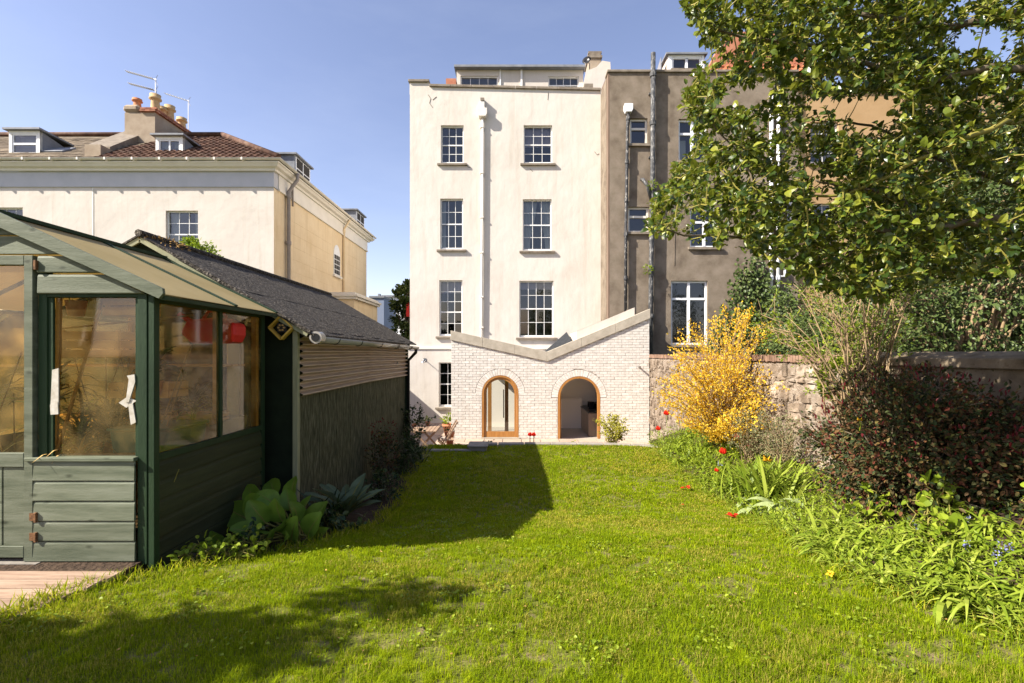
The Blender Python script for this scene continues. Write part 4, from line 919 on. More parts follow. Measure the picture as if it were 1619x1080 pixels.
# inner pair of oak folding screens seen through the glass
scr = thing('inner_oak_door', 'slim oak framed glass doors standing inside behind the left arch', 'door', (0, 0, 0))
for xa in (-.98, -.38): MB().box(xa, xa+.13, EY+1.2, EY+1.26, -1.38, .9).build('stile', m_oak, scr)
MB().box(-1.6, -.25, EY+1.19, EY+1.27, .9, 1.0).build('head_rail', m_oak, scr)
MB().tube([(-.42, EY+1.1, -.75), (-.42, EY+1.1, .25)], .018, 8).build('handle', m_steel, scr)
MB().tube([(-.36, EY+1.1, -.75), (-.36, EY+1.1, .15)], .018, 8).build('handle', m_oak, scr)
cx, r, zs, zb = arches[1]
df = archring(cx, r-.002, r-.07, zs, zb, EY-.012, EY+.2, 'door_frame', m_oak, ex_)
# open leaf swung inwards against the left
lf = MB().box(cx-r+.075, cx-r+.13, EY+.22, EY+1.35, -1.36, .55).build('door_leaf', m_oak, df)
MB().tube([(cx-r+.19, EY+1.2, -.95), (cx-r+.19, EY+1.2, .05)], .02, 8).build('handle', m_oak, df)
# kitchen
kt = thing('kitchen_counter', 'dark kitchen counter with grey cabinet fronts inside the open arch', 'kitchen counter', (0, 0, 0))
kx = 2.5
MB().box(kx-.03, 4.1, EY+.5, 18.75, -.52, -.48).build('worktop', m_blk, kt, bevel=.004)
MB().box(kx+.02, 4.1, EY+.52, 18.74, -1.38, -.522).build('carcass', m_cab, kt)
for i in range(5): MB().box(kx, kx+.019, EY+.53+i*.45, EY+.53+i*.45+.44, -1.3, -.53).build('cabinet_door', m_cab, kt, bevel=.003)
hd = thing('cooker_hood', 'steel cooker hood on the wall above the kitchen counter', 'cooker hood', (2.95, 18.0, .55))
MB().prism([(-.3, 0), (.3, 0), (.3, .05), (.12, .2), (-.12, .2), (-.3, .05)], 'y', -.25, .25).build('canopy', m_steel, hd); MB().box(-.11, .11, -.11, .11, .201, .9).build('flue', m_steel, hd)
def pan(x, y, lbl, h, r):
    t = thing('cooking_pot', lbl, 'pot', (x, y, -.48)); MB().lathe([(r*.95, 0), (r, .01), (r, h), (r*1.05, h), (r*.98, h*.98), (r*.9, .03)], n=14).build('body', m_blk, t, smooth=True)
    MB().tube([(r, 0, h*.8), (r+.18, -.05, h*.95)], .012, 6).build('handle', m_blk, t); MB().lathe([(.01, h+.03), (.02, h+.02), (r*.9, h+.005)], n=12).build('lid', m_steel, t)
pan(2.75, 17.5, 'tall black kettle at the near end of the kitchen counter', .26, .1); pan(2.95, 17.9, 'wide steel lidded pan on the kitchen counter', .16, .15); pan(2.8, 18.2, 'small dark pot at the back of the kitchen counter', .2, .09)
cu = thing('tall_cupboard', 'tall white cupboard at the back of the kitchen', 'cupboard', (0, 0, 0))
MB().box(1.75, 2.55, 18.45, 18.79, -1.38, -.2).build('carcass', m_kit, cu); MB().box(1.76, 2.54, 18.43, 18.449, -1.36, -.23).build('cupboard_door', m_kit, cu, bevel=.004)
MB().tube([(eR-.35, EY-.01, Z(580, EY)), (eR-.35, EY-.18, Z(580, EY))], .03, 8).build('outside_tap', m_steel, ex_)
# ------------------------------------------------------------------ greenhouse
GYF = 3.5
gh = thing('greenhouse', 'green timber greenhouse with yellowed plastic panes beside the lawn', 'greenhouse')
def G(px): return X(px, GYF)
def GR(r): return Z(r, GYF)
gx0, gx1, gxc = G(-232), G(232), G(0)
GB = 5.1
def post(x0, x1, y0, y1, z0, z1, name='post', mat=m_gdark, par=gh, bev=.003): return MB().box(x0, x1, y0, y1, z0, z1).build(name, mat, par, bevel=bev)
post(G(218), G(233), GYF-.005, GYF+.06, -.02, GR(462)); post(G(234), G(234)+.045, GYF+.0, GYF+.055, -.05, GR(466))
post(G(60), G(74), GYF, GYF+.05, -.0, GR(404)); post(-2.70, -2.64, GB-.06, GB, -.5, 1.93)
post(G(74), G(218), GYF+.0, GYF+.05, GR(470), GR(463), 'head_rail'); 
post(G(-74), G(-60), GYF, GYF+.05, 0, GR(404)); post(G(-233), G(-218), GYF, GYF+.06, 0, GR(462))
# front boards (shiplap profile, proud bottom edge)
def shiplap(x0, x1, zb, zt, y, name='weatherboard', mat=m_gpaint, xr_top=None, dx=0):
    # long board along x with chamfered top
    p = [(0, 0), (-.016, 0.003), (-.018, .008), (-.014, (zt-zb)*.86), (-.009, (zt-zb)*.95), (-.008, zt-zb-.003), (0, zt-zb-.003)]
    vs = []; n = len(p)
    for t in (0, 1):
        for d, z in p:
            xx = x0 if t == 0 else (x1 if xr_top is None else x1+(xr_top-x1)*z/(zt-zb)); vs.append((xx, y+d, zb+z))
    return MB().add(vs, [tuple(range(n-1, -1, -1)), tuple(range(n, 2*n))]+[(i, (i+1) % n, (i+1) % n+n, i+n) for i in range(n)]).build(name, mat, gh)
rows = [(886, 854), (854, 822.5), (822.5, 791), (791, 759.5), (759.5, 728)]
for i, (a, b) in enumerate(rows): shiplap(G(44), G(217)+random.uniform(-.003, .003), GR(a), GR(b), GYF-.012)
for i, (a, b) in enumerate(rows): shiplap(G(-217), G(-62), GR(a), GR(b), GYF-.012)
post(G(47), G(219), GYF-.045, GYF+.06, GR(728)+.001, GR(722), 'sill', m_gpaint)
def edge(r): return min(232, (r-348)/.504)
for a, b in ((465, 434), (432, 405)):
    shiplap(G(64), G(min(edge(a), 235)), GR(a), GR(b), GYF-.008, xr_top=G(min(edge(b), 235)))
    shiplap(G(-235 if a > 460 else -edge(b)), G(-66), GR(a), GR(b), GYF-.008)
for a, b in ((402, 374), (372, 345)): 
    e0, e1 = edge(a), max(edge(b), 4)
    vs = [(G(-e0), GYF-.02, GR(a)), (G(e0), GYF-.02, GR(a)), (G(e1), GYF-.012, GR(b)), (G(-e1), GYF-.012, GR(b))]
    MB().add(vs+[(v[0], GYF+.01, v[2]) for v in vs], [(0, 1, 2, 3), (7, 6, 5, 4), (0, 4, 5, 1), (1, 5, 6, 2), (2, 6, 7, 3), (3, 7, 4, 0)]).build('weatherboard', m_gpaint, gh)
# barge boards
for s in (1, -1):
    p = [(G(0), GR(333)), (G(0), GR(357)), (G(s*262), GR(474)), (G(s*269), GR(466)), (G(s*268), GR(458))]
    MB().prism([(a, b) for a, b in p], 'y', GYF-.07, GYF-.045).build('barge_board', m_gpaint, gh, bevel=.002)
MB().bar((G(0), GYF-.07, GR(336)), (G(0), GB+.05, GR(336)), .05, .03).build('ridge_cap', m_gdark, gh)
MB().box(G(-6), G(6), GYF-.085, GYF-.072, GR(346), GR(330)).build('finial_block', m_gdark, gh)
# roof sheets and rafters
ezr = GR(466); azr = GR(340); exr = G(262)
for s in (1, -1):
    xe = G(s*262)
    def rp(t, y, d=0): return (G(0)+(xe-G(0))*t, y, azr+(ezr-azr)*t+d)
    for ya, yb in ((GYF-.04, 4.36), (4.40, GB+.02)):
        MB().add([rp(.0, ya), rp(1, ya), rp(1, yb), rp(0, yb), rp(0, ya, .004), rp(1, ya, .004), rp(1, yb, .004), rp(0, yb, .004)], [(0, 1, 2, 3), (4, 7, 6, 5), (0, 4, 5, 1), (2, 6, 7, 3), (1, 5, 6, 2)]).build('roof_sheet', m_polyroof, gh)
    MB().bar(rp(0, 4.38, .004), rp(1, 4.38, .004), .05, .025).build('rafter', m_gdark, gh)
    MB().bar(rp(0, GB+.02, .006), rp(1, GB+.02, .006), .04, .03).build('rafter', m_gdark, gh)
    MB().bar(rp(1, GYF-.03, -.025), rp(1, GB, -.025), .03, .03).build('eaves_rail', m_gdark, gh)
# panes front, side
def pane(vs, name='pane', mat=m_poly): return MB().add(vs, [(0, 1, 2, 3)]).build(name, mat, gh)
pane([(G(74), GYF+.03, GR(722)), (G(218), GYF+.03, GR(722)), (G(218), GYF+.03, GR(470)), (G(74), GYF+.03, GR(470))])
pane([(G(-218), GYF+.03, GR(728)), (G(-74), GYF+.03, GR(728)), (G(-74), GYF+.03, GR(470)), (G(-218), GYF+.03, GR(470))]); post(G(-219), G(-60), GYF-.045, GYF+.06, GR(728)+.001, GR(722), 'sill', m_gpaint)
post(G(74), G(82), GYF+.01, GYF+.028, GR(722), GR(470), 'pane_bead', m_gdark); post(G(212), G(218), GYF+.01, GYF+.028, GR(722), GR(470), 'pane_bead', m_gdark)
SX = -2.66
s0, s1 = .76, GR(470)
post(SX-.04, SX+.02, GYF+.056, GB-.06, s0-.05, s0, 'sill', m_gdark); post(SX-.04, SX+.015, GYF+.056, GB-.06, s1-.03, s1+.02, 'head_rail', m_gdark)
post(SX-.02, SX+.018, 4.33, 4.37, s0, s1-.03, 'glazing_post', m_gdark)
pane([(SX, GYF+.06, s0), (SX, 4.33, s0), (SX, 4.33, s1-.03), (SX, GYF+.06, s1-.03)]); pane([(SX+.003, 4.37, s0), (SX+.003, GB-.06, s0), (SX+.003, GB-.06, s1-.03), (SX+.003, 4.37, s1-.03)])
post(SX-.06, SX-.01, GB-.12, GB-.07, 0, 1.9, 'pine_stud', m_pine)
for i in range(5):
    z0 = .0+i*.142; p = [(SX, z0), (SX+.02, z0+.003), (SX+.014, z0+.10), (SX+.004, z0+.122), (SX, z0+.138)]
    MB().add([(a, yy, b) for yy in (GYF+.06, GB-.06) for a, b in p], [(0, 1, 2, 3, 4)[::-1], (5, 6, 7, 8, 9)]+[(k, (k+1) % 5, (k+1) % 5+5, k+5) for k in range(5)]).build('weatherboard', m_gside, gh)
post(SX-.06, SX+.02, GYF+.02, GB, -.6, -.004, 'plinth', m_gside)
# rear and left walls
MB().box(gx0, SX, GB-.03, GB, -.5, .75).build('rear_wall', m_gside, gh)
pane([(gx0, GB-.02, .75), (SX-.01, GB-.02, .75), (SX-.01, GB-.02, 1.9), (gx0, GB-.02, 1.9)], 'rear_pane')
MB().add([(gx0, GB-.02, 1.9), (SX, GB-.02, 1.9), (gxc, GB-.02, 2.5)], [(0, 1, 2)]).build('gable_pane', m_poly, gh)
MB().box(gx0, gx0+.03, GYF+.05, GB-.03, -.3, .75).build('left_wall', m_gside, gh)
pane([(gx0+.01, GYF+.05, .75), (gx0+.01, GB-.03, .75), (gx0+.01, GB-.03, 1.9), (gx0+.01, GYF+.05, 1.9)], 'left_pane')
MB().box(gx0+.03, SX-.01, GYF+.06, GB-.03, -.08, .0).build('floor', m_soil, gh)
# door
dr = MB(); D0, D1 = G(-58), G(58)
dr.box(G(44), D1, GYF-.03, GYF+.015, GR(879), GR(405)); dr.box(D0, G(-44), GYF-.03, GYF+.015, GR(879), GR(405))
dr.box(G(-44), G(44), GYF-.03, GYF+.015, GR(420), GR(405)); dr.box(G(-44), G(44), GYF-.031, GYF+.015, GR(737), GR(715)); dr.box(G(-44), G(44), GYF-.031, GYF+.015, GR(879), GR(861))
door = dr.build('door', m_gpaint, gh, bevel=.003)
for a, b in ((-44, -18), (-17, 8), (9, 44)): MB().box(G(a)+.001, G(b)-.003, GYF-.018, GYF+.005, GR(861)+.002, GR(737)-.002).build('door_board', m_gpaint, door, bevel=.003)
MB().add([(G(-44), GYF-.005, GR(715)), (G(44), GYF-.005, GR(715)), (G(44), GYF-.005, GR(420)), (G(-44), GYF-.005, GR(420))], [(0, 1, 2, 3)]).build('door_pane', m_poly, door)
for r in (420, 815, 846):
    MB().box(G(62), G(66), GYF-.046, GYF-.02, GR(r+8), GR(r-7)).build('hinge', m_rust, door, bevel=.002)
    MB().box(G(54 if r > 500 else 60), G(62), GYF-.036, GYF-.031, GR(r+6), GR(r-6)).build('hinge_leaf', m_rust, door)
MB().box(gx0, G(70), GYF-.06, GYF+.03, -.03, GR(886)-.0).build('threshold', m_kerb, gh)
# white tape strips on the front pane
tp = GYF+.012
for pts in ([(81, 585), (91, 582), (91, 640), (87, 652), (78, 650)], [(78, 640), (90, 636), (91, 655), (79, 656)], [(200, 594), (212, 592), (213, 604), (203, 636), (198, 636), (203, 600)], [(186, 637), (199, 628), (214, 634), (198, 645)], [(202, 640), (209, 638), (214, 668), (206, 672)], [(196, 636), (204, 610), (207, 612), (201, 640)]):
    MB().prism([(G(a), GR(b)) for a, b in pts][::-1], 'y', tp-random.uniform(.003, .012), tp+.002).build('tape_patch', m_paper, gh)
# bench and contents
bench = thing('potting_bench', 'rough pine staging inside the greenhouse', 'potting bench')
for k in range(4): MB().box(gx0+.2, SX-.1, 4.55+k*.12, 4.65+k*.12, .70, .725).build('bench_board', m_pine, bench)
for k in range(3): MB().box(gx0+.2, SX-.1, 4.6+k*.12, 4.7+k*.12, 1.38, 1.40).build('shelf_board', m_pine, bench)
for x in (-4.4, -3.62, -2.83): MB().box(x, x+.05, 4.52, 4.57, .0, 1.9).build('leg', m_pine, bench)
MB().bar((G(100)-.35, 4.5, 0), (G(108)-.25, 4.4, 1.9), .03, .03).build('brace', m_pine, bench)
def crate(lbl, x, y, z, w, h, d, mat=m_pine, rz=0):
    t = thing('wooden_crate', lbl, 'crate', (x, y, z), rz)
    n = max(2, int(h/.07))
    for k in range(n):
        a, b = k*h/n+.004, (k+1)*h/n-.008
        for s in (-1, 1): MB().box(-w/2, w/2, s*d/2-.006, s*d/2+.006, a, b).build('slat', mat, t)
        for s in (-1, 1): MB().box(s*w/2-.006, s*w/2+.006, -d/2+.007, d/2-.007, a, b).build('slat', mat, t)
    for sx in (-1, 1):
        for sy in (-1, 1): MB().box(sx*(w/2-.02)-.012, sx*(w/2-.02)+.012, sy*(d/2-.018)-.011, sy*(d/2-.018)+.011, 0, h).build('corner_post', mat, t)
    MB().box(-w/2+.01, w/2-.01, -d/2+.01, d/2-.01, .001, .01).build('base_board', mat, t); return t
crate('long slatted pine crate high behind the front greenhouse pane', -3.42, 4.0, 1.47, .46, .22, .26, rz=.06)
crate('pale pine box at the top right behind the front pane', -3.05, 3.85, 1.80, .30, .15, .2, rz=-.1)
crate('pine tray lower down in the greenhouse staging', -3.25, 4.3, 1.12, .5, .14, .26, rz=.04)
for k, (l, a, b) in enumerate((('pale stake at the left behind the front pane', (-3.62, 3.8, .5), (-3.58, 3.8, 2.05)), ('slanting pale stake crossing the front pane', (-3.65, 3.75, .4), (-3.28, 3.85, 1.95)))):
    t = thing('wooden_stake', l, 'stake'); MB().bar(a, b, .035 if k == 0 else .015, .02, (0, 1, 0)).build('stake', m_pine, t)
for k in range(14):
    t = thing('bundled_stick', 'thin dry stick in the tangle at the back of the greenhouse', 'stick', group='dry sticks tangled inside the greenhouse'); a = Vector((random.uniform(-4.3, -2.8), random.uniform(3.8, 4.5), random.uniform(.1, .8))); MB().tube([a, a+Vector((random.uniform(-.5, .5), random.uniform(-.1, .1), random.uniform(.5, 1.1)))], .005, 5).build('stick', m_tanst, t)
crate('pine tray below the long crate in the greenhouse', -3.0, 4.5, .86, .5, .1, .3, rz=.1)
crate('pine box seen through the greenhouse door pane', -4.0, 4.6, .73, .4, .22, .3)
t = thing('petrol_can', 'red plastic can high on the greenhouse shelf by the side pane', 'can', (-2.88, 4.62, 1.60))
MB().prism([(-.16, 0), (.22, 0), (.26, .08), (.26, .18), (.12, .25), (-.2, .22), (-.26, .1)], 'y', -.1, .1).build('body', m_redpl, t, bevel=.02); MB().tube([(-.2, 0, .2), (-.33, 0, .28)], .025, 8).build('spout', m_redpl, t); MB().tube([(-.1, 0, .23), (-.05, 0, .31), (.08, 0, .31), (.12, 0, .25)], .015, 6).build('handle', m_redpl, t)
t = thing('storage_tub', 'blue plastic tub inside the side pane of the greenhouse', 'tub', (-2.93, 4.0, .70))
MB().prism([(-.2, 0), (.2, 0), (.23, .2), (-.23, .2)], 'y', -.24, .24).build('body', m_bluepl, t, bevel=.01); MB().box(-.245, .245, -.255, .255, .2, .225).build('lid', m_bluepl, t, bevel=.008)
t = thing('seed_trough', 'pale green plastic trough under the far side pane', 'trough', (-2.88, 4.68, .728))
MB().prism([(-.12, 0), (.12, 0), (.15, .15), (-.15, .15)], 'y', -.26, .26).build('body', m_batten, t, bevel=.008)
t = thing('white_panel', 'tall white board leaning inside the far greenhouse pane', 'board', (-2.93, 4.93, .76), R(60)); MB().box(-.0, .16, 0, .02, 0, .95).build('board', m_kit, t)
t = thing('plant_pot', 'cream plastic flower pot at the corner of the front pane', 'plant pot', (G(200)+.0, GYF+.16, .76-.0))
MB().lathe([(.03, 0), (.045, .1), (.052, .1), (.054, .125), (.048, .125), (.04, .03)], n=14).build('pot', m_batten, t, smooth=True); t.location.z = GR(722)-.02
post(G(74), G(218), GYF+.06, GYF+.24, GR(722)-.05, GR(722)-.02, 'window_shelf', m_pine)
for k in range(4):
    t = thing('bamboo_cane', ['pale cane leaning left inside the greenhouse', 'short cane crossing behind the front pane', 'long cane under the greenhouse ridge', 'cane standing by the pine stud'][k], 'cane')
    a, b = [((-3.45, 4.1, .2), (-3.3, 4.2, 1.85)), ((-3.1, 4.0, .6), (-3.45, 4.2, 1.6)), ((-4.3, 4.3, 1.7), (-2.9, 4.35, 1.85)), ((-2.8, 4.9, .1), (-2.75, 4.85, 1.8))][k]
    MB().tube([a, b], .008, 6).build('cane', m_tanst, t)
m_drylf = M('pale dried leaf', [(.5, .30, .08), (.62, .42, .16)], scale=9, rough=.7)
def gplant(lbl, x, y, z, r, h, n, L, mat, w=.12, smat=m_tanst):
    t = thing('potted_plant', lbl, 'plant', (x, y, z))
    tv, tf = leaf_strap(w, 4, .9); P = np.zeros((n, 3)); P[:, 2] = rng.uniform(.02, h*.5, n); D = rng.normal(size=(n, 3)); D[:, 2] = np.abs(D[:, 2])*.7+.5
    V, fs = scatter(tv, tf, P+D*.02, D, rng.uniform(.6, 1, n)*L, N=np.tile([0, 0, 1.], (n, 1))+.1*rng.normal(size=(n, 3)))
    link('foliage', np_mesh('foliage', V, fs, mat, np.repeat(rng.random(n), len(tv))), t)['kind'] = 'stuff'
    MB().lathe([(.05, -.1), (.07, .02), (.06, .02), (.04, -.05)], n=10).build('pot', m_potred, t, smooth=True)
gplant('leafy plant hanging at the top of the front greenhouse pane', -3.45, 3.8, 1.9, .2, .1, 26, .32, m_lush, .1)
gplant('dry brown potted plant low behind the front greenhouse pane', -3.35, 3.72, .62, .2, .3, 16, .34, m_drylf, .07)
gplant('dark leafy plant behind the first side pane', -3.1, 4.15, 1.25, .2, .3, 34, .4, m_dkleaf, .14)
gplant('green plant low behind the side pane sill', -2.9, 4.35, .85, .2, .3, 30, .28, m_lush, .12)
gplant('dark plant behind the greenhouse door pane', -3.95, 4.1, 1.0, .3, .5, 50, .5, m_dkleaf, .1)
gplant('tangled dry plant in the middle of the greenhouse', -3.15, 4.35, .35, .3, .6, 130, .6, m_plantdk, .02)
gplant('dusty dark plant by the rear greenhouse pane', -3.6, 4.3, .7, .3, .6, 130, .6, m_dkleaf, .05)
gplant('dusty thicket of stems left of the middle in the greenhouse', -3.9, 4.35, .5, .3, .7, 140, .7, m_dkleaf, .04)
gplant('dark straggling plant behind the far side pane', -3.2, 4.8, .8, .3, .6, 70, .5, m_dkleaf, .06)
# deck
dk = thing('timber_deck', 'grooved weathered timber decking in front of the greenhouse', 'deck')
y = 3.30
gi = 0
while y > 1.2:
    p = [(y-.118, -.03)]; ng = 9
    for k in range(ng): c = y-.118+.118*(k+.5)/ng; p += [(c-.0055, 0), (c-.002, 0), (c, -.006), (c+.002, 0)][0:4]
    p += [(y-.002, 0), (y-.0, -.03)]
    x1 = np.interp(y, [1.2, 2.6, 3.3], [-3.1, -2.86, -2.68])+random.uniform(-.01, .01)
    n = len(p); vs = [(-4.75, a, b+.022) for a, b in p]+[(x1, a, b+.022) for a, b in p]
    MB().add(vs, [tuple(range(n)), tuple(range(2*n-1, n-1, -1))]+[(i, i+n, (i+1) % n+n, (i+1) % n) for i in range(n)]).build('deck_board', m_deck, dk)
    y -= .124
MB().box(-4.8, -2.7, GYF-.17, GYF-.0, -.05, .004).build('gravel_strip', m_soil, kind='structure')

# ------------------------------------------------------------------ shed
m_gable = M('dark green painted felt', [(.006, .010, .004), (.012, .020, .008)], scale=6, rough=.8)
sh = thing('garden_shed', 'dark felt roofed shed with corrugated plastic side and green felt', 'shed')
SY0, SY1 = 5.28, 10.45; wx = -2.39; rxx, rzz = -4.04, 2.78; exx, ezz = -2.20, 1.735
MB().prism([(wx-.02, -.8), (wx-.02, 1.84), (rxx, 2.74), (2*rxx-wx, 1.84), (2*rxx-wx, -.8)], 'y', SY0, SY0+.04).build('gable_wall', m_gable, sh)
MB().box(wx-.06, wx-.02, SY0+.041, SY1, -1.2, 1.84).build('side_wall_frame', m_gdark, sh)
MB().box(2*rxx-wx, 2*rxx-wx+.05, SY0+.041, SY1, -1.2, 1.84).build('left_wall', m_gdark, sh)
MB().prism([(wx-.02, -1.2), (wx-.02, 1.84), (rxx, 2.74), (2*rxx-wx, 1.84), (2*rxx-wx, -1.2)], 'y', SY1+.001, SY1+.04).build('rear_wall', m_gdark, sh)
for s in (1, -1):
    def q(t, y, d=0): return (rxx+s*(exx-rxx)*t, y, rzz+(ezz-rzz)*t+d)
    for k, (ta, tb, d) in enumerate(((0, .56, .008), (.53, .98, .004), (.90, 1.02, .0))):
        ny = 30; nx = 6; vs = []; fs = []
        for j in range(ny+1):
            for i in range(nx+1):
                t_ = ta+(tb-ta)*i/nx; y = SY0-.09+(SY1+.2-SY0)*j/ny
                vs.append(q(t_, y, d+.006*math.sin(j*1.3+k)*math.sin(i*1.1)+random.uniform(0, .003)))
        for j in range(ny):
            for i in range(nx): a = j*(nx+1)+i; fs.append((a, a+1, a+nx+2, a+nx+1))
        n0 = len(vs); vs += [(v[0], v[1], v[2]-.02) for v in vs]; fs2 = [tuple(i+n0 for i in f[::-1]) for f in fs]
        rim = [(j*(nx+1)) for j in range(ny+1)]; e2 = [j*(nx+1)+nx for j in range(ny+1)]
        fs3 = [(rim[j], rim[j+1], rim[j+1]+n0, rim[j]+n0) for j in range(ny)]+[(e2[j+1], e2[j], e2[j]+n0, e2[j+1]+n0) for j in range(ny)]+[(i, i+n0, i+1+n0, i+1) for i in range(nx)]
        MB().add(vs, fs+fs2+fs3).build('felt_sheet', m_felt, sh, smooth=False)
    MB().add([q(0, SY0-.05, -.03), q(1, SY0-.05, -.03), q(1, SY1+.1, -.03), q(0, SY1+.1, -.03), q(0, SY0-.05, -.016), q(1, SY0-.05, -.016), q(1, SY1+.1, -.016), q(0, SY1+.1, -.016)], [(3, 2, 1, 0), (4, 5, 6, 7), (0, 1, 5, 4), (2, 3, 7, 6), (1, 2, 6, 5)]).build('roof_board', m_batten, sh)
    MB().bar(q(0, SY0-.07, -.045), q(.98, SY0-.07, -.045), .02, .05, (0, 0, 1)).build('verge_board', m_batten, sh)
    MB().add([q(.2, SY0-.1, .02), q(1.0, SY0-.1, .02), q(1.0, SY0+.0, .028), q(.2, SY0+.0, .028), q(.2, SY0-.1, -.02), q(1.0, SY0-.1, -.02)], [(0, 1, 2, 3), (4, 5, 1, 0)]).build('verge_strip', m_felt, sh)
MB().tube([(rxx, SY0-.1, rzz+.02), (rxx, SY1+.1, rzz+.02)], .04, 8).build('ridge_roll', m_felt, sh)
post(wx-.03, wx+.025, SY0-.03, SY0+.03, -.9, 1.76, 'corner_batten', m_batten, sh)
# corrugated sheets, two lengths
for (a, b, dx, nm) in ((SY0+.03, 7.9, 0, 0), (7.8, SY1, .006, 1)):
    vs = []; fs = []; n = 128; zt, zb = 1.72, 1.04
    for i in range(n+1):
        z = zb+(zt-zb)*i/n; xx = wx+.03+dx+.03*math.sin(2*math.pi*i/n*8.5)
        vs += [(xx, a, z+.01*math.sin(a)), (xx, b, z+.01*math.sin(b))]
    for i in range(n): fs.append((2*i, 2*i+1, 2*i+3, 2*i+2))
    o = MB().add(vs, fs).build('corrugated_sheet', m_corr, sh, smooth=True)
MB().tube([(wx+.04, 9.6, 1.32), (wx+.055, 9.6, 1.32)], .035, 8).build('screw_cap', m_blackpl, sh)
MB().box(wx-.019, wx+.008, SY0+.03, SY1, -1.2, 1.06).build('felt_cladding', m_gfelt, sh)
for k in range(9): 
    y = SY0+.6+k*.55; MB().box(wx+.009, wx+.011, y, y+.012, -1.1, 1.05).build('felt_lap', m_gfelt, sh)
# half round gutter with stop end and brackets
gx, gzz = exx+.05, 1.66; rr = .062
vs = []; fs = []; n = 10
for y in (SY0-.0, SY1+.05):
    for k in range(n+1): a = math.pi+math.pi*k/n; vs.append((gx+rr*math.cos(a), y, gzz+rr*math.sin(a)+.03-.006*(y-SY0)))
for k in range(n): fs.append((k, k+1, k+n+2, k+n+1))
g = MB().add(vs, fs).build('gutter', m_gutter, sh, smooth=True)
sm = g.modifiers.new('thickness', 'SOLIDIFY'); sm.thickness = .004
MB().tube([(gx, SY0-.08, gzz+.02), (gx, SY0+.04, gzz+.02)], .066, 18).build('stop_end', m_gutter, g, smooth=False)
MB().tube([(gx, SY0-.086, gzz+.02), (gx, SY0-.081, gzz+.02)], .045, 16).build('end_disc', m_blackpl, g)
for y in (5.75, 6.6, 7.6, 8.7, 9.8):
    MB().tube([(gx+(rr+.006)*math.cos(math.pi+math.pi*k/8), y, gzz+.028-.006*(y-SY0)+(rr+.006)*math.sin(math.pi+math.pi*k/8)) for k in range(9)], .006, 5).build('gutter_bracket', m_blackpl, g)
MB().tube([(gx, SY1+.0, gzz-.05), (gx, SY1, gzz-.12), (wx+.07, SY1+.02, gzz-.3), (wx+.07, SY1+.02, -1.1)], .035, 10).build('downpipe', m_blackpl, sh, smooth=True)
MB().box(wx+.0, wx+.05, SY1+.02, SY1+.12, -1.2, 1.68).build('rear_post', m_gdark, sh)
# mossy ridge clump
m_ybox = M('yellow stained pine', [(.55, .34, .05), (.68, .45, .1)], scale=8, rough=.6)
# insect house
t = thing('insect_house', 'small yellow diamond shaped wooden insect box on the shed front', 'insect house', (X(444, 5.2), SY0-.06, Z(518, 5.2)))
for k in range(4):
    a = math.pi/2*k; p0 = Vector((.12*math.cos(a), 0, .12*math.sin(a))); p1 = Vector((.12*math.cos(a+math.pi/2), 0, .12*math.sin(a+math.pi/2)))
    MB().bar(p0*1.05, p1*1.05, .07, .018, (0, 0, 1)).build('frame_board', m_ybox, t)
MB().box(-.05, .05, .0, .01, -.05, .05).build('back', m_room, t)
for k in range(6): a = k*1.05; MB().tube([(.03*math.cos(a), -.02, .03*math.sin(a)), (.03*math.cos(a), .03, .03*math.sin(a))], .01, 6).build('cane_stub', m_pine, t)
# garden fence left of the patio (casts the slanting shade on the basement wall)
t = thing('boundary_wall', 'plain rendered boundary wall left of the patio', 'wall'); MB().box(-6.2, -5.95, 10.6, 18.4, -1.4, 1.55).build('wall', m_wallrend, t); MB().box(-6.25, -5.9, 10.55, 18.4, 1.552, 1.60).build('coping', m_stone, t)
t = thing('sleeper', 'old timber sleeper along the foot of the greenhouse side', 'timber'); MB().bar((-2.5, 3.75, -.12), (-2.46, 4.9, -.3), .12, .14).build('beam', m_bark, t, bevel=.008)

# ------------------------------------------------------------------ rubble garden wall
gw = thing('garden_wall', 'old rubble stone garden wall with brick coping along the right border', 'wall')
wxx = 4.46
MB().box(wxx, wxx+.34, 6.2, 16.2, -1.6, 1.36).build('core', m_lime, gw)
MB().box(wxx-.02, wxx+.34, -2, 6.199, -1.0, 1.36).build('rendered_length', m_wallrend, gw)
bt2 = []
for s in range(7):
    r_ = random.Random(s); me = bpy.data.meshes.new('stone'); vs = []; fs = []; idx = {}
    g_ = [-1, 0, 1]
    def vid(i, j, k):
        if (i, j, k) not in idx:
            v = Vector((i, j, k)); m = max(abs(i), abs(j), abs(k)); v = v.lerp(v.normalized()*1.12, .22)*.5
            v += Vector([r_.uniform(-.09, .09) for _ in range(3)]); idx[(i, j, k)] = len(vs); vs.append(v)
        return idx[(i, j, k)]
    for ax in range(3):
        for sd in (-1, 1):
            for a in (-1, 0):
                for b in (-1, 0):
                    c = []
                    for da, db in ((0, 0), (1, 0), (1, 1), (0, 1)):
                        p = [0, 0, 0]; p[ax] = sd; p[(ax+1) % 3] = a+da; p[(ax+2) % 3] = b+db; c.append(vid(*p))
                    fs.append(tuple(c if sd > 0 else c[::-1]))
    bt2.append(MB().add(vs, fs).mesh('stone', m_stones))
its = []; z = -.95
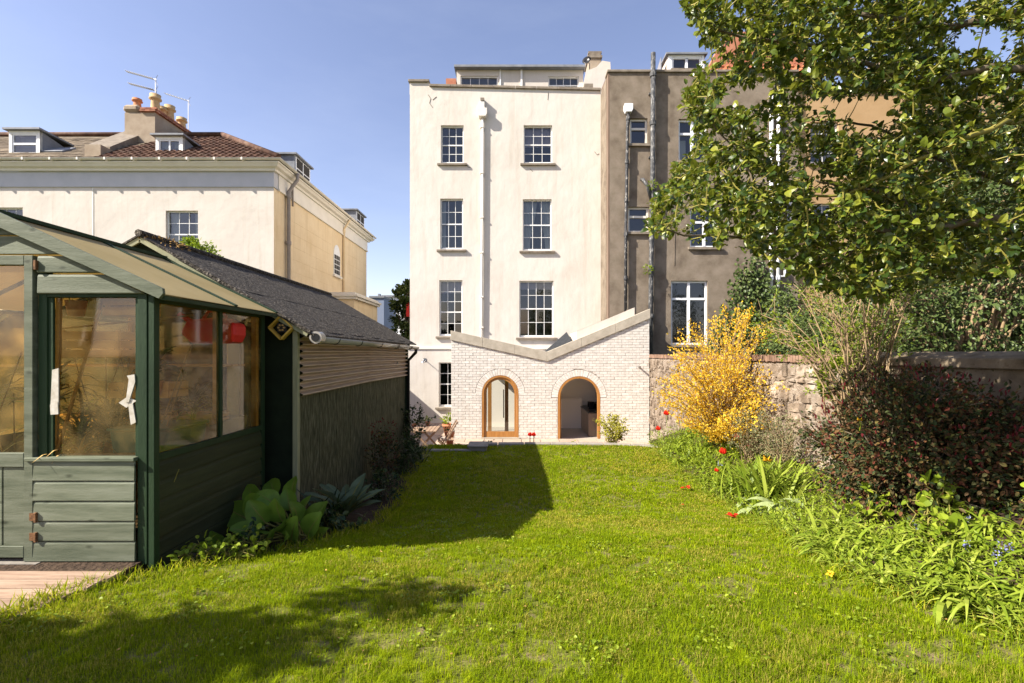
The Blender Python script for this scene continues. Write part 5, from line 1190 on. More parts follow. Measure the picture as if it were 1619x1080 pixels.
while z < 1.30:
    h = random.uniform(.07, .2); y = 6.3+random.uniform(0, .2)
    if z+h > 1.34: h = 1.34-z
    while y < 16.0:
        l = random.uniform(.09, .36); 
        its.append((random.randrange(7), (wxx+.05, y+l/2, z+h/2+random.uniform(-.01, .01)), (random.uniform(-.06, .06), random.uniform(-.04, .04), random.uniform(-.04, .04)), (.14+random.uniform(-.05, .07), l*random.uniform(.8, 1.1), h*random.uniform(.65, 1.2))))
        y += l+.012
    z += h+.008
its.sort(key=lambda i: (i[1][1]*0+(0 if (i[1][1] < 11 and i[1][2] > -.3) else 1), i[1][1]))
pieces(gw, 'stone', bt2, its, m_stones)
cb = MB().box(-.21, .21, -.034, .034, -.055, .055).mesh('coping_brick', m_capbrick); its = []
y = 6.25
while y < 16.1: its.append((0, (wxx+.17, y, 1.43+random.uniform(-.008, .008)), (random.uniform(-.03, .03), 0, random.uniform(-.03, .03)), (1, 1, 1))); y += .079
pieces(gw, 'coping_brick', [cb], its, m_capbrick)
MB().prism([(wxx-.07, 1.362), (wxx+.4, 1.362), (wxx+.4, 1.46), (wxx+.16, 1.53), (wxx-.07, 1.46)], 'y', -2, 6.2).build('cast_coping', m_wallrend, gw, bevel=.01)

# ------------------------------------------------------------------ patio furniture and pots
t = thing('patio_table', 'weathered slatted wooden table on the patio below the lawn', 'table', (-2.5, 13.7, -1.29), R(92))
for k in range(7): MB().box(-.78, .78, -.35+k*.1, -.265+k*.1, .71, .735).build('slat', m_teak, t)
for s in (-1, 1):
    MB().bar((s*.45, -.32, 0), (s*.45, .32, .7), .05, .03, (1, 0, 0)).build('leg', m_teak, t); MB().bar((s*.42, .32, 0), (s*.42, -.32, .7), .05, .03, (1, 0, 0)).build('leg', m_teak, t)
MB().box(-.5, .5, -.03, .03, .66, .705).build('rail', m_teak, t)
t = thing('folding_chair', 'folding slatted wooden chair at the right end of the patio table', 'chair', (-1.93, 13.3, -1.29), R(-80))
for s in (-1, 1):
    MB().bar((s*.22, -.25, 0), (s*.22, .32, .95), .035, .05, (1, 0, 0)).build('back_leg', m_teak, t); MB().bar((s*.19, .25, 0), (s*.19, -.2, .45), .035, .04, (1, 0, 0)).build('leg', m_teak, t)
for k in range(5): MB().box(-.2, .2, -.2+k*.09, -.13+k*.09, .44, .455).build('seat_slat', m_teak, t)
for k in range(5): MB().box(-.2, .2, .12+k*.05, .135+k*.05, .55+k*.085, .61+k*.085).build('back_slat', m_teak, t)
def terr(lbl, x, y, z, r, h, leafmat, n, spread, up, L):
    t = thing('terracotta_pot', lbl, 'plant pot', (x, y, z))
    MB().lathe([(r*.65, 0), (r*.95, h*.8), (r*1.05, h*.82), (r*1.08, h), (r*.92, h), (r*.85, h*.8)], n=16).build('pot', m_potred, t, smooth=True)
    tv, tf = leaf_full(.4); D = rng.normal(size=(n, 3)); D[:, 2] = np.abs(D[:, 2])+.2; P = D/np.linalg.norm(D, axis=1, keepdims=True)*rng.uniform(.2, 1, (n, 1))*np.array([spread, spread, up])+np.array([0, 0, h])
    V, fs = scatter(tv, tf, P, D, rng.uniform(.6, 1.2, n)*L); p = link('foliage', np_mesh('foliage', V, fs, leafmat, np.repeat(rng.random(n), len(tv))), t); p['kind'] = 'stuff'; return t
terr('large terracotta pot of green plants behind the patio table', -2.25, 16.6, -1.29, .26, .4, m_lush, 160, .3, .35, .1)
terr('low terracotta bowl of reddish plant against the basement wall', -3.4, 17.2, -1.29, .28, .3, m_ivy, 140, .35, .3, .08)
terr('narrow terracotta pot at the corner of the brick extension', X(711, 14.6), 14.6, -1.29, .14, .45, m_dkleaf, 60, .16, .2, .07)
terr('small white flowering pot plant standing on the patio table', -2.52, 13.9, -.555, .07, .12, m_lush, 60, .12, .14, .05)
# ------------------------------------------------------------------ vegetation
def ball(n, c, r, shell=.35):
    d = rng.normal(size=(n, 3)); d /= np.linalg.norm(d, axis=1, keepdims=True)
    return np.array(c)+d*(rng.uniform(shell, 1, (n, 1))**.5)*np.array(r), d
def foliage_part(par, P, D, L, tmpl, mat, name='foliage', N=None, rnd=None):
    tv, tf = tmpl; V, fs = scatter(tv, tf, P, D, L, N); r = rng.random(len(P)) if rnd is None else rnd
    o = link(name, np_mesh(name, V, fs, mat, np.repeat(r, len(tv)), smooth=False), par); o['kind'] = 'stuff'; return o
def stems_tree(base, tips, r0, r1, mat, par, name='stem', seg=5, wob=.08, n=5):
    mb = MB(); base = Vector(base); out = []
    for t_ in tips:
        t_ = Vector(t_); b = base+Vector((random.uniform(-.12, .12), random.uniform(-.1, .1), 0)); pts = []
        for k in range(seg+1):
            u = k/seg; p = b.lerp(t_, u); p.z = b.z+(t_.z-b.z)*(1-(1-u)**1.5); p.x = b.x+(t_.x-b.x)*u**1.3; p.y = b.y+(t_.y-b.y)*u**1.3
            if 0 < k < seg: p += Vector([random.uniform(-wob, wob) for _ in range(3)])*.5
            pts.append(p)
        mb.tube(pts, [r0+(r1-r0)*k/seg for k in range(seg+1)], n); out.append(pts)
    mb.build(name, mat, par, smooth=True); return out
def along(paths, n, u0=.35, jit=.06):
    P = []; D = []
    for _ in range(n):
        pts = random.choice(paths); u = u0+(1-u0)*random.random()**.65; f = u*(len(pts)-1); i = min(int(f), len(pts)-2); p = pts[i].lerp(pts[i+1], f-i)
        P.append(p+Vector([random.gauss(0, jit) for _ in range(3)])); D.append((pts[i+1]-pts[i]).normalized()+Vector([random.gauss(0, .7) for _ in range(3)]))
    return np.array(P), np.array(D)

# ---- holly like evergreen tree reaching in from the right
tr = thing('evergreen_tree', 'glossy leaved evergreen tree reaching in from the upper right', 'tree')
def PT(px, row, y): return Vector((X(px, y), y, Z(row, y)))
limbs = [([Vector((4.15, 2.75, -.1)), Vector((4.1, 2.8, .8)), Vector((4.2, 2.85, 1.8)), Vector((4.1, 2.9, 3.0)), Vector((4.2, 2.9, 4.2)), Vector((4.1, 3.1, 5.2))], .12, .05),
         ([Vector((4.2, 2.85, 2.1)), PT(1619, 350, 3.2), PT(1540, 350, 3.25), PT(1470, 362, 3.3), PT(1400, 364, 3.3), PT(1320, 352, 3.35), PT(1230, 378, 3.4), PT(1130, 372, 3.3), PT(1040, 368, 3.1)], .032, .005),
         ([PT(1455, 360, 3.3), PT(1435, 325, 3.4), PT(1405, 303, 3.5), PT(1345, 300, 3.6), PT(1290, 285, 3.6)], .022, .007),
         ([Vector((4.15, 2.9, 3.2)), PT(1619, 108, 3.0), PT(1540, 112, 3.0), PT(1450, 128, 3.1), PT(1380, 105, 3.1), PT(1310, 78, 3.2), PT(1240, 70, 3.2), PT(1160, 55, 3.1), PT(1095, 15, 3.0)], .026, .005),
         ([Vector((4.2, 2.9, 2.8)), PT(1650, 190, 3.2), PT(1570, 200, 2.9), PT(1500, 235, 2.9), PT(1440, 258, 3.0), PT(1360, 300, 3.1), PT(1260, 310, 3.2), PT(1170, 290, 3.1)], .02, .006),
         ([Vector((4.15, 2.9, 3.9)), PT(1600, 20, 3.2), PT(1500, 40, 3.3), PT(1400, 30, 3.4), PT(1300, 10, 3.5), PT(1200, -20, 3.4)], .03, .008),
         ([PT(1400, 364, 3.3), PT(1330, 410, 3.5), PT(1270, 425, 3.7)], .012, .005),
         ([PT(1230, 378, 3.4), PT(1200, 320, 3.4), PT(1180, 260, 3.5), PT(1130, 200, 3.5), PT(1110, 165, 3.4)], .009, .004),
         ([Vector((4.2, 2.9, 2.3)), PT(1700, 300, 3.8), PT(1600, 290, 4.2), PT(1480, 250, 4.4), PT(1380, 200, 4.5), PT(1290, 190, 4.5)], .03, .007),
         ([Vector((4.2, 2.9, 2.0)), PT(1700, 420, 3.7), PT(1560, 430, 4.0), PT(1440, 430, 4.2), PT(1360, 440, 4.2)], .03, .007)]
nodes = []; rad = []
MB().tube(limbs[0][0], [.13, .12, .11, .1, .08, .05], 10).build('trunk', m_bark, tr, smooth=True)
for pts, r0, r1 in limbs:
    for a, b in zip(pts[:-1], pts[1:]):
        for k in range(6): nodes.append(a.lerp(b, k/6))
for k, (pts, r0, r1) in enumerate(limbs[1:]):
    # smooth path with catmull-rom
    P_ = [pts[0]]+pts+[pts[-1]]; q = []
    for i in range(1, len(P_)-2):
        for s in range(4):
            t_ = s/4; a, b, c, d = P_[i-1:i+3]; q.append(.5*((2*b)+(c-a)*t_+(2*a-5*b+4*c-d)*t_**2+(3*b-a-3*c+d)*t_**3)+Vector([random.gauss(0, .008) for _ in range(3)]))
    q.append(pts[-1]); MB().tube(q, [r0+(r1-r0)*i/(len(q)-1) for i in range(len(q))], 7).build('branch', m_bark if k != 3 else m_twig, tr, smooth=True)
poly = [(1078, -40), (1080, 12), (1108, 60), (1122, 85), (1100, 110), (1082, 140), (1080, 175), (1100, 205), (1092, 240), (1062, 262), (1048, 300), (1008, 345), (1032, 368), (1100, 380), (1170, 392), (1225, 420), (1265, 432), (1310, 462), (1400, 480), (1470, 450), (1560, 440), (1640, 440), (1780, 430), (1780, -120), (1300, -120)]
def inside(x, y):
    c = False; j = len(poly)-1
    for i in range(len(poly)):
        (xi, yi), (xj, yj) = poly[i], poly[j]
        if (yi > y) != (yj > y) and x < (xj-xi)*(y-yi)/(yj-yi)+xi: c = not c
        j = i
    return c
cl = []
while len(cl) < 6000:
    y = 2.75+2.0*random.random()**1.2; x = random.uniform(.6, 4.6); z = random.uniform(1.6, 5.2)
    px, r = 815+x/y*F, 560-(z-EYE)/y*F
    if px > 1800 or r < -130: continue
    if not inside(px, r): continue
    if px > 1500 and random.random() < .25: continue
    dens = vnoise(px/70, r/45, 1, 5)*.6+vnoise(px/24, r/20, 1, 9)*.4
    if 1240 < px < 1430 and 145 < r < 215 and random.random() < .75: continue
    if 1180 < px < 1260 and 395 < r and random.random() < .5: continue
    if dens < .37 and random.random() < .8: continue
    if any(abs(px-a) < 40 and abs(r-b) < 18 for a, b in ((1545, 62), (1180, 150), (1360, 172))): continue
    cl.append(Vector((x, y, z)))
A = np.array([n[:] for n in nodes]); C = np.array([c[:] for c in cl])
dist = np.sqrt(((C[:, None]-A[None])**2).sum(-1)).min(1); order = np.argsort(dist)
cur = A.copy(); tw = MB(); leafP = []; leafD = []; leafN = []
for i in order:
    c = Vector(C[i]); d = ((cur-C[i])**2).sum(1); j = int(d.argmin()); a = Vector(cur[j]); v = c-a; Ld = v.length
    if Ld > .75 : continue
    sag = Vector((0, 0, -.04*Ld)); m = a.lerp(c, .5)+sag+Vector([random.gauss(0, .03*Ld) for _ in range(3)])
    tw.tube([a, m, c], [.0055 if Ld > .25 else .004, .004, .0025], 4, cap=False)
    cur = np.vstack([cur, [m[:]], [c[:]]])
    u = (c-m).normalized() if (c-m).length > 1e-4 else Vector((-1, 0, 0)); u = (u+Vector((-.35, 0, .25))).normalized()
    for k in range(random.choice((6, 7, 8, 9))):
        s = k/8; o = c-u*.09*s*random.uniform(.6, 1.3)*1.2+Vector([random.gauss(0, .006) for _ in range(3)])
        ang = k*2.4+random.random(); e1 = u.orthogonal().normalized(); e2 = u.cross(e1)
        side = e1*math.cos(ang)+e2*math.sin(ang); dd = (u*(.9-s*.7)+side*(.55+.5*s)).normalized()
        leafP.append(o[:]); leafD.append(dd[:]); nn = Vector((-.25, -.3, 1))+u*.6+Vector([random.gauss(0, .45) for _ in range(3)]); leafN.append(nn[:])
tw.build('twigs', m_twig, tr, kind='stuff')
leafP = np.array(leafP); leafD = np.array(leafD); leafN = np.array(leafN); nl = len(leafP)
sc = .026+.042*rng.random(nl)**1.2; tv, tf = leaf_full(.66, .09, .2)
near = np.argsort(leafP[:, 1]+np.where((leafP[:, 0]/leafP[:, 1] > 1.03) | ((leafP[:, 2]-1.5)/leafP[:, 1] > .72), 10, 0)-sc*8)[:300]; mask = np.ones(nl, bool); mask[near] = False
foliage_part(tr, leafP[mask], leafD[mask], sc[mask], (tv, tf), m_holly, 'crown', N=leafN[mask], rnd=np.clip(rng.random(mask.sum())**1.25, 0, .999))
lms = [np_mesh('leaf', tv, tf, m_holly, np.full(len(tv), r)) for r in (0., .2, .35)]
Xa, Ya, Za = frames(leafD[near], leafN[near])
for k, i in enumerate(near):
    mm = Matrix(((Xa[k][0], Ya[k][0], Za[k][0]), (Xa[k][1], Ya[k][1], Za[k][1]), (Xa[k][2], Ya[k][2], Za[k][2])))
    link('leaf', lms[k % 3], tr, leafP[i], mm.to_euler(), (sc[i],)*3)
print('holly leaves', nl)

# ---- forsythia
def shrub(name, lbl, cat, base, ell, nst, nleaf, L, tmpl, lmat, smat, r0=.012, jit=.06, u0=.3, group=None, stem_part='stem', shell=.5):
    t = thing(name, lbl, cat, group=group); tips = []
    for c, r, k in ell:
        p, _ = ball(max(1, int(nst*k)), c, r, shell); tips += [tuple(q) for q in p]
    paths = stems_tree(base, tips, r0, .003, smat, t, stem_part)
    P, D = along(paths, nleaf, u0, jit); 
    foliage_part(t, P, D, rng.uniform(.6, 1.2, len(P))*L, tmpl, lmat); return t, paths
bz = float(bedz(4.0, 10.2))
t, pa = shrub('forsythia', 'golden yellow flowering bush against the garden wall', 'bush', (3.9, 9.1, bz), [((4.0, 9.0, 1.35), (1.25, 1.0, 1.1), .5), ((3.72, 8.7, .78), (1.25, 1.3, .8), .5)], 300, 14500, .042, leaf_small(.8, .25), m_fors, m_tanst, .008, .035, .3, shell=.6)
P, D = along(pa, 2600, .15, .09); foliage_part(t, P, D, rng.uniform(.03, .055, len(P)), leaf_small(.7, .2), m_fors, 'blossom_spray')
# ---- ivy on the brown wall
t = thing('wall_ivy', 'ivy climbing the brown wall left of the white pipes', 'ivy')
n = 0; P = []
while len(P) < 3600:
    px, r = random.uniform(1120, 1262), random.uniform(405, 600)
    top = np.interp(px, [1120, 1140, 1165, 1180, 1205, 1215, 1240, 1262], [520, 490, 420, 415, 400, 440, 470, 480])+14*math.sin(px*.5)
    if px < 1160 and random.random() < .35+.3*math.sin(px*.9+r*.1): continue
    if r > top: P.append((X(px, 17.45), 17.45+random.uniform(-.14, .1), Z(r, 17.45)))
P = np.array(P); D = rng.normal(size=P.shape)*.5+np.array([0, -.3, -.8]); foliage_part(t, P, D, rng.uniform(.08, .14, len(P)), leaf_full(.8, .05, .1), m_ivy, N=np.tile([-.2, -1, .4], (len(P), 1))+.35*rng.normal(size=P.shape))
stems_tree((X(1190, 17.5), 17.55, 0), [(X(a, 17.5), 17.55, Z(b, 17.5)) for a, b in ((1150, 470), (1170, 430), (1200, 410), (1212, 430), (1130, 510))], .03, .008, m_bark, t)
for px, r in ((1031, 293), (1024, 426)):
    t = thing('buddleia_seedling', 'weed growing from the grey pipe, '+('upper' if r < 400 else 'lower')+' of two', 'weed', (X(px, 17.3), 17.28, Z(r, 17.3)))
    P, D = ball(60, (0, 0, 0), (.16, .12, .14)); foliage_part(t, P, D, rng.uniform(.06, .11, 60), leaf_full(.4), m_lush)
    MB().tube([(0, .1, -.1), (0, 0, .05)], .012, 5).build('stem', m_tanst, t)
# ---- shrubs beyond the right wall
def mass(name, lbl, cat, ell, nleaf, L, tmpl, mat, base, smat=m_bark, shell=.6, ns=16, clump=0, r0=.04):
    t = thing(name, lbl, cat); Ps = []; Ds = []
    tot = sum(r[0]*r[2] for c, r in ell)
    for c, r in ell:
        k = int(nleaf*r[0]*r[2]/tot); nc = max(12, k//38); cc, cd_ = ball(nc, c, r, shell); idx = rng.integers(0, nc, k)
        Ps.append(cc[idx]+rng.normal(size=(k, 3))*np.array([.15, .15, .11])*(r[0]**.5)); Ds.append(cd_[idx]+rng.normal(size=(k, 3))*.6+np.array([0, 0, -.15]))
    P = np.concatenate(Ps); D = np.concatenate(Ds)
    foliage_part(t, P, D, rng.uniform(.7, 1.25, len(P))*L, tmpl, mat, N=D*.4+np.array([-.2, -.3, 1.])+.5*rng.normal(size=D.shape))
    tips = []
    for c, r in ell:
        p, _ = ball(max(2, ns//len(ell)), c, [q*.9 for q in r], .6); tips += [tuple(q) for q in p]
    stems_tree(base, tips, r0, .006, smat, t, 'branch', wob=.25); return t
mass('laurel', 'tall dense evergreen shrub above the right end of the wall', 'shrub', [((7.0, 7.6, 2.7), (1.6, 1.1, 1.5)), ((8.6, 7.8, 3.4), (1.7, 1.2, 2.0)), ((6.1, 7.8, 2.0), (.7, .8, .8))], 21000, .085, leaf_full(.45, .1, .15), m_ivy, (7.2, 7.8, -.3), m_tanst, ns=60)
mass('ivy_mound', 'dark ivy mound spilling over the wall behind the brick coping', 'ivy', [((4.95, 8.2, 1.74), (.42, 1.2, .38)), ((5.35, 7.4, 1.7), (.5, .8, .32))], 6500, .05, leaf_full(.8, .05, .1), m_ivy, (5.3, 8.3, -.3), ns=8)
mass('pale_shrub', 'olive green shrub in the neighbouring garden behind the bare twigs', 'shrub', [((6.1, 9.6, 2.3), (1.0, .8, .75)), ((7.2, 9.8, 2.6), (.9, .8, 1.0))], 5200, .07, leaf_full(.5), m_ivy, (6.4, 9.8, -.3), m_tanst, ns=30)
# dark neighbour trees filling behind
mass('dark_tree', 'dark tree behind the evergreen shrub at the right edge', 'tree', [((12, 12.5, 4.4), (3.0, 1.6, 3.4))], 9000, .17, leaf_full(.5), m_dkleaf, (12, 13, -.3), ns=20, r0=.12)
# ---- bare twiggy shrub with tan stems
b0 = (4.1, 5.7, float(bedz(4.1, 5.7)))
t = thing('twiggy_shrub', 'half bare shrub of many tan stems against the garden wall', 'shrub')
tips = [tuple(q) for q in ball(34, (4.3, 5.8, 2.35), (.75, .6, .75), .3)[0]]+[tuple(q) for q in ball(20, (3.6, 5.9, 1.9), (.7, .5, .45), .4)[0]]
pa = stems_tree(b0, tips, .015, .003, m_tanst, t, 'stem', wob=.2); sub = MB(); sp = []
for p in pa:
    for _ in range(7):
        i = random.randint(2, 4); a = p[i].lerp(p[i+1], random.random()) if i < 5 else p[5]; d = (p[5]-p[3]).normalized()+Vector([random.gauss(0, .6) for _ in range(3)]); b = a+d.normalized()*random.uniform(.12, .4)
        m = a.lerp(b, .5)+Vector([random.gauss(0, .015) for _ in range(3)]); sub.tube([a, m, b], [.004, .003, .0018], 4, cap=False); sp.append([a, m, b])
sub.build('twigs', m_tanst, t, kind='stuff')
P, D = along(sp, 3300, .2, .025); foliage_part(t, P, D, rng.uniform(.025, .055, len(P)), leaf_full(.4), m_lush)
m_strag = M('grey green small leaf', [(.10, .11, .04), (.18, .19, .08), (.24, .22, .12)], attr=True, rough=.6, transl=.25)
herb_later = [('straggly_shrub', 'fine grey green straggly shrub below the golden bush', 3.85, 7.9, .5, .95, 2600, .028), ('straggly_shrub', 'thin twiggy grey green growth against the exposed rubble wall', 4.05, 7.3, .42, .8, 1500, .028)]
# ---- dark red leaved bush
t = mass('photinia_bush', 'large dark bush with reddish young leaves in front of the wall', 'bush', [((3.6, 4.25, .62), (.62, .58, .55)), ((3.78, 5.2, .42), (.48, .5, .52)), ((3.9, 3.7, .40), (.5, .5, .5)), ((4.15, 4.2, .55), (.4, .7, .65)), ((3.9, 4.9, .66), (.45, .5, .52))], 26000, .043, leaf_full(.55, .1, .15), m_red, (3.7, 4.4, .0), m_bark, shell=.25, ns=70, r0=.014)
pa = stems_tree((3.6, 4.6, .1), [tuple(q) for q in ball(90, (3.72, 4.6, .74), (.85, .95, .66), .97)[0]], .01, .003, m_bark, t, 'shoot', wob=.1); P, D = along(pa, 5200, .55, .03); foliage_part(t, P, D, rng.uniform(.028, .05, len(P)), leaf_full(.55, .1, .15), m_red, 'outer_leaves')
P, D = ball(420, (3.7, 4.5, .80), (.75, .9, .6), .85); D = D*.3+np.array([0, 0, 1.]); m_tip = M('crimson shoot', [(.09, .010, .014), (.17, .018, .025)], attr=True, rough=.5, transl=.25)
foliage_part(t, P, D+rng.normal(size=D.shape)*.35, rng.uniform(.03, .055, 420), leaf_full(.35), m_tip, 'young_shoot')
# ---- small green plant on the wall, marigold like leaves
t = thing('wall_plant', 'bright green rounded plant growing out of the rubble wall', 'plant'); P, D = ball(900, (4.2, 6.3, 1.17), (.2, .26, .27), .5); foliage_part(t, P, D, rng.uniform(.035, .06, 900), leaf_full(.8), m_lush)
# ---- generic clumps
def clump(name, lbl, cat, x, y, n, L, w, bend, mat, spread=.06, up=1.0, group=None, zf=bedz, lean=(0, 0), part='leaves', parts=False):
    z = float(zf(x, y)); t = thing(name, lbl, cat, (x, y, z), group=group)
    D = rng.normal(size=(n, 3))*.6; D[:, 2] = up*rng.uniform(.5, 1.2, n); D[:, 0] += lean[0]; D[:, 1] += lean[1]
    P = np.stack([rng.normal(size=n)*spread, rng.normal(size=n)*spread, np.zeros(n)], 1); N = -D*[1, 1, 0]+np.array([0, 0, 1.])
    N = np.stack([D[:, 0]*0, D[:, 1]*0, np.ones(n)], 1)+D*[-1, -1, 0]*.0+rng.normal(size=(n, 3))*.15
    tv, tf = leaf_strap(w, 6, bend)
    if parts:
        Xa, Ya, Za = frames(D, N); me = np_mesh('leaf', tv, tf, mat, np.zeros(len(tv)))
        for k in range(n):
            mm = Matrix(((Xa[k][0], Ya[k][0], Za[k][0]), (Xa[k][1], Ya[k][1], Za[k][1]), (Xa[k][2], Ya[k][2], Za[k][2]))); link('leaf', me, t, P[k], mm.to_euler(), (L*random.uniform(.6, 1.1),)*3)
    else:
        V, fs = scatter(tv, tf, P, D, rng.uniform(.6, 1.1, n)*L, N); o = link(part, np_mesh(part, V, fs, mat, np.repeat(rng.random(n), len(tv))), t); o['kind'] = 'stuff'
    return t
m_palelf = M('pale tulip leaf', [(.26, .32, .12), (.36, .42, .18)], scale=9, rough=.5, transl=.3, rnd=.1)
m_strap = M('strap leaf', [(.12, .19, .014), (.22, .29, .025), (.34, .39, .06)], attr=True, rough=.4, transl=.3, tcol=(.25, .33, .04))
clump('daylily', 'tall bright green clump of upright leaves beside the dark bush', 'plant', 3.35, 6.3, 210, .72, .06, .42, m_strap, .2, 1.7)
clump('daylily', 'clump of arching leaves behind the yellow tulip', 'plant', 3.3, 6.9, 110, .6, .055, .5, m_strap, .12, 1.3)
sp_ = [(2.62, 3.35), (2.85, 3.1), (3.1, 3.25), (2.75, 3.7), (3.0, 3.55), (3.3, 3.0), (2.7, 2.85), (3.0, 2.75), (3.35, 3.4), (2.72, 4.15), (2.95, 4.3), (3.2, 2.65), (2.55, 3.85)]
for k, (x, y) in enumerate(sp_):
    clump('bluebell_leaves', 'floppy clump of narrow bluebell leaves along the near right border', 'plant', x, y, 52, random.uniform(.28, .42), .075, 1.15, m_strap, .07, .75, group='bluebell clumps along the near right border', lean=(random.uniform(-.6, .1), random.uniform(-.4, .2)))
far = [(3.2, 7.8), (3.4, 8.4), (3.4, 9.0), (3.25, 9.0), (3.4, 9.6), (3.5, 10.2), (3.8, 10.6), (3.35, 10.0), (3.2, 7.2), (3.5, 8.0), (3.9, 8.6), (3.7, 9.4), (4.1, 10.6)]
for k, (x, y) in enumerate(far):
    clump('border_plant', 'leafy green spring plant in the far right border', 'plant', x, y, 70, random.uniform(.28, .45), .09, .9, m_lush, .13, .9, group='leafy plants in the far right border')
for k, (x, y, l) in enumerate(((2.98, 5.95, 'pale broad tulip leaves flopping onto the lawn edge, nearer group'), (3.2, 5.6, 'pale broad tulip leaves in front of the dark bush'), (3.12, 6.35, 'broad pale leaves below the tall green clump'), (2.62, 4.35, 'single pale leaf lying on the lawn by the near border'))):
    clump('tulip_leaves', l, 'plant', x, y, 12 if k < 3 else 3, .38 if k < 3 else .2, .28, 1.0 if k < 3 else 1.6, m_palelf, .06, .7, parts=True, lean=(-.5, -.3))
clump('dark_iris', 'dark arching strap leaves at the right edge of the picture', 'plant', 3.75, 3.2, 26, .55, .05, .8, m_dkleaf, .06, .9, lean=(-.4, 0))
for k, (x, y, l) in enumerate(((3.05, 4.15, 'bright green heart leaved weed standing before the dark bush'), (3.3, 3.75, 'jagged green herb at the right border edge'), (3.5, 3.15, 'low green herb patch at the right edge'), (3.0, 3.5, 'green leafy seedling among the bluebell leaves'))):
    z = float(bedz(x, y)); t = thing('broad_leaf_weed', l, 'plant', (x, y, z)); n = 50; tips = [tuple(q) for q in ball(12, (0, 0, .22), (.16, .16, .16), .5)[0]]
    pa = stems_tree((0, 0, 0), tips, .006, .003, m_twig, t); P, D = along(pa, n, .4, .015); foliage_part(t, P, D, rng.uniform(.05, .1, n), leaf_full(.8), m_lush, N=np.tile([-.2, -.2, 1.], (n, 1))+.3*rng.normal(size=(n, 3)))
# ground cover in the right border
n = 16000; yy = rng.uniform(2.5, 13.3, n)**1.0; yy = 2.5+(11.3-2.5)*rng.random(n)**1.5; a = rng.random(n)**1.25; xx = xr(yy)-.05+a*(4.38-xr(yy)); zz = bedz(xx, yy)+rng.random(n)**2*np.interp(yy, [2.5, 5, 8, 11], [.12, .14, .22, .3])
keep = ~((xx > 3.3) & (yy < 5.2) & (rng.random(n) < .8)); D = rng.normal(size=(n, 3)); D[:, 2] = np.abs(D[:, 2])+.2
P = np.stack([xx, yy, zz], 1)[keep]; D = D[keep]; ggc = foliage_part(None, P, D, rng.uniform(.02, .05, len(P)), leaf_full(.5), m_lush, 'ground_cover')
n = 6500; yy = 2.5+8.4*rng.random(n)**1.5; xx = xr(yy)-.08+rng.random(n)**1.4*(4.3-xr(yy)); P = np.stack([xx, yy, bedz(xx, yy)-.01], 1); D = rng.normal(size=(n, 3))*.6; D[:, 2] = rng.uniform(.4, 1.2, n); D[:, 0] -= .2
kp = ~((xx > 3.2) & (yy < 5.2) & (rng.random(n) < .85)); P = P[kp]; D = D[kp]
tag(foliage_part(None, P, D, rng.uniform(.12, .30, len(P)), leaf_strap(.055, 4, .9), m_strap, 'strap_cover', N=np.tile([0, 0, 1.], (len(P), 1))+.2*rng.normal(size=P.shape)), 'mixed narrow leaves filling the right border', 'ground cover', kind='stuff')
tag(ggc, 'low mixed green ground cover along the right border', 'ground cover')
# ---- tulips and other flowers
def flower(name, lbl, x, y, row, mat, r=.045, closed=True, z=None, stem=True):
    zb = float(bedz(x, y)); zt = z if z is not None else Z(row, y); t = thing(name, lbl, 'flower', (x, y, zb)); h = zt-zb
    MB().tube([(0, 0, (-.02 if stem else h-.1)), (.01, 0, h*.5 if stem else h-.05), (0, 0, h)], .005, 6).build('stem', m_lush, t, smooth=True)
    tv, tf = leaf_full(.75 if closed else .6, -.18, -.25 if closed else .1); me = np_mesh('petal', tv, tf, mat, np.zeros(len(tv)))
    for k in range(6 if closed else 14):
        a = k*math.pi/3+(.5 if k % 2 else 0); tilt = R(62) if closed else R(20+(k % 3)*22)
        d = Vector((math.cos(a)*math.cos(tilt), math.sin(a)*math.cos(tilt), math.sin(tilt))); q = d.to_track_quat('Y', 'Z'); link('petal', me, t, (0, 0, h-.01), q.to_euler(), (r*1.5,)*3)
    return t
def fl(px, row, y, *a, **k): return flower(a[0], a[1], X(px, y), y, row, a[2], **k)
fl(1143, 717, 7.6, 'red_tulip', 'large open red tulip at the lawn edge of the right border', m_redpet, r=.07)
fl(1054, 656, 10.3, 'red_tulip', 'red tulip highest at the far end of the right border', m_redpet, r=.08)
fl(1041, 680, 10.5, 'red_tulip', 'low red tulip at the far lawn corner', m_redpet, r=.07)
fl(1165, 694, 8.2, 'pink_tulip', 'salmon pink tulip behind the large red one', m_pinkpet, r=.075)
fl(1184, 706, 8.0, 'pink_tulip', 'faded pink tulip right of the salmon one', m_pinkpet, r=.045)
fl(1133, 745, 7.2, 'red_tulip', 'small closed red tulip below the large red one', m_redpet, r=.04)
fl(1161, 672, 9.0, 'yellow_tulip', 'upper of two yellow flowers under the golden bush', m_yelpet, r=.08, closed=False)
fl(1164, 681, 8.8, 'yellow_tulip', 'lower of two yellow flowers under the golden bush', m_yelpet, r=.06, closed=False)
fl(1212, 727, 6.6, 'yellow_tulip', 'yellow flower in the tall green leaf clump', m_yelpet, r=.055, closed=False)
fl(1572, 817, 3.6, 'yellow_tulip', 'yellow flower at the far right edge before the dark bush', m_yelpet, r=.034, closed=False)
fl(1359, 663, 4.2, 'yellow_flower', 'small yellow flower in the dark bush', m_yelpet, r=.022, closed=False, stem=False)
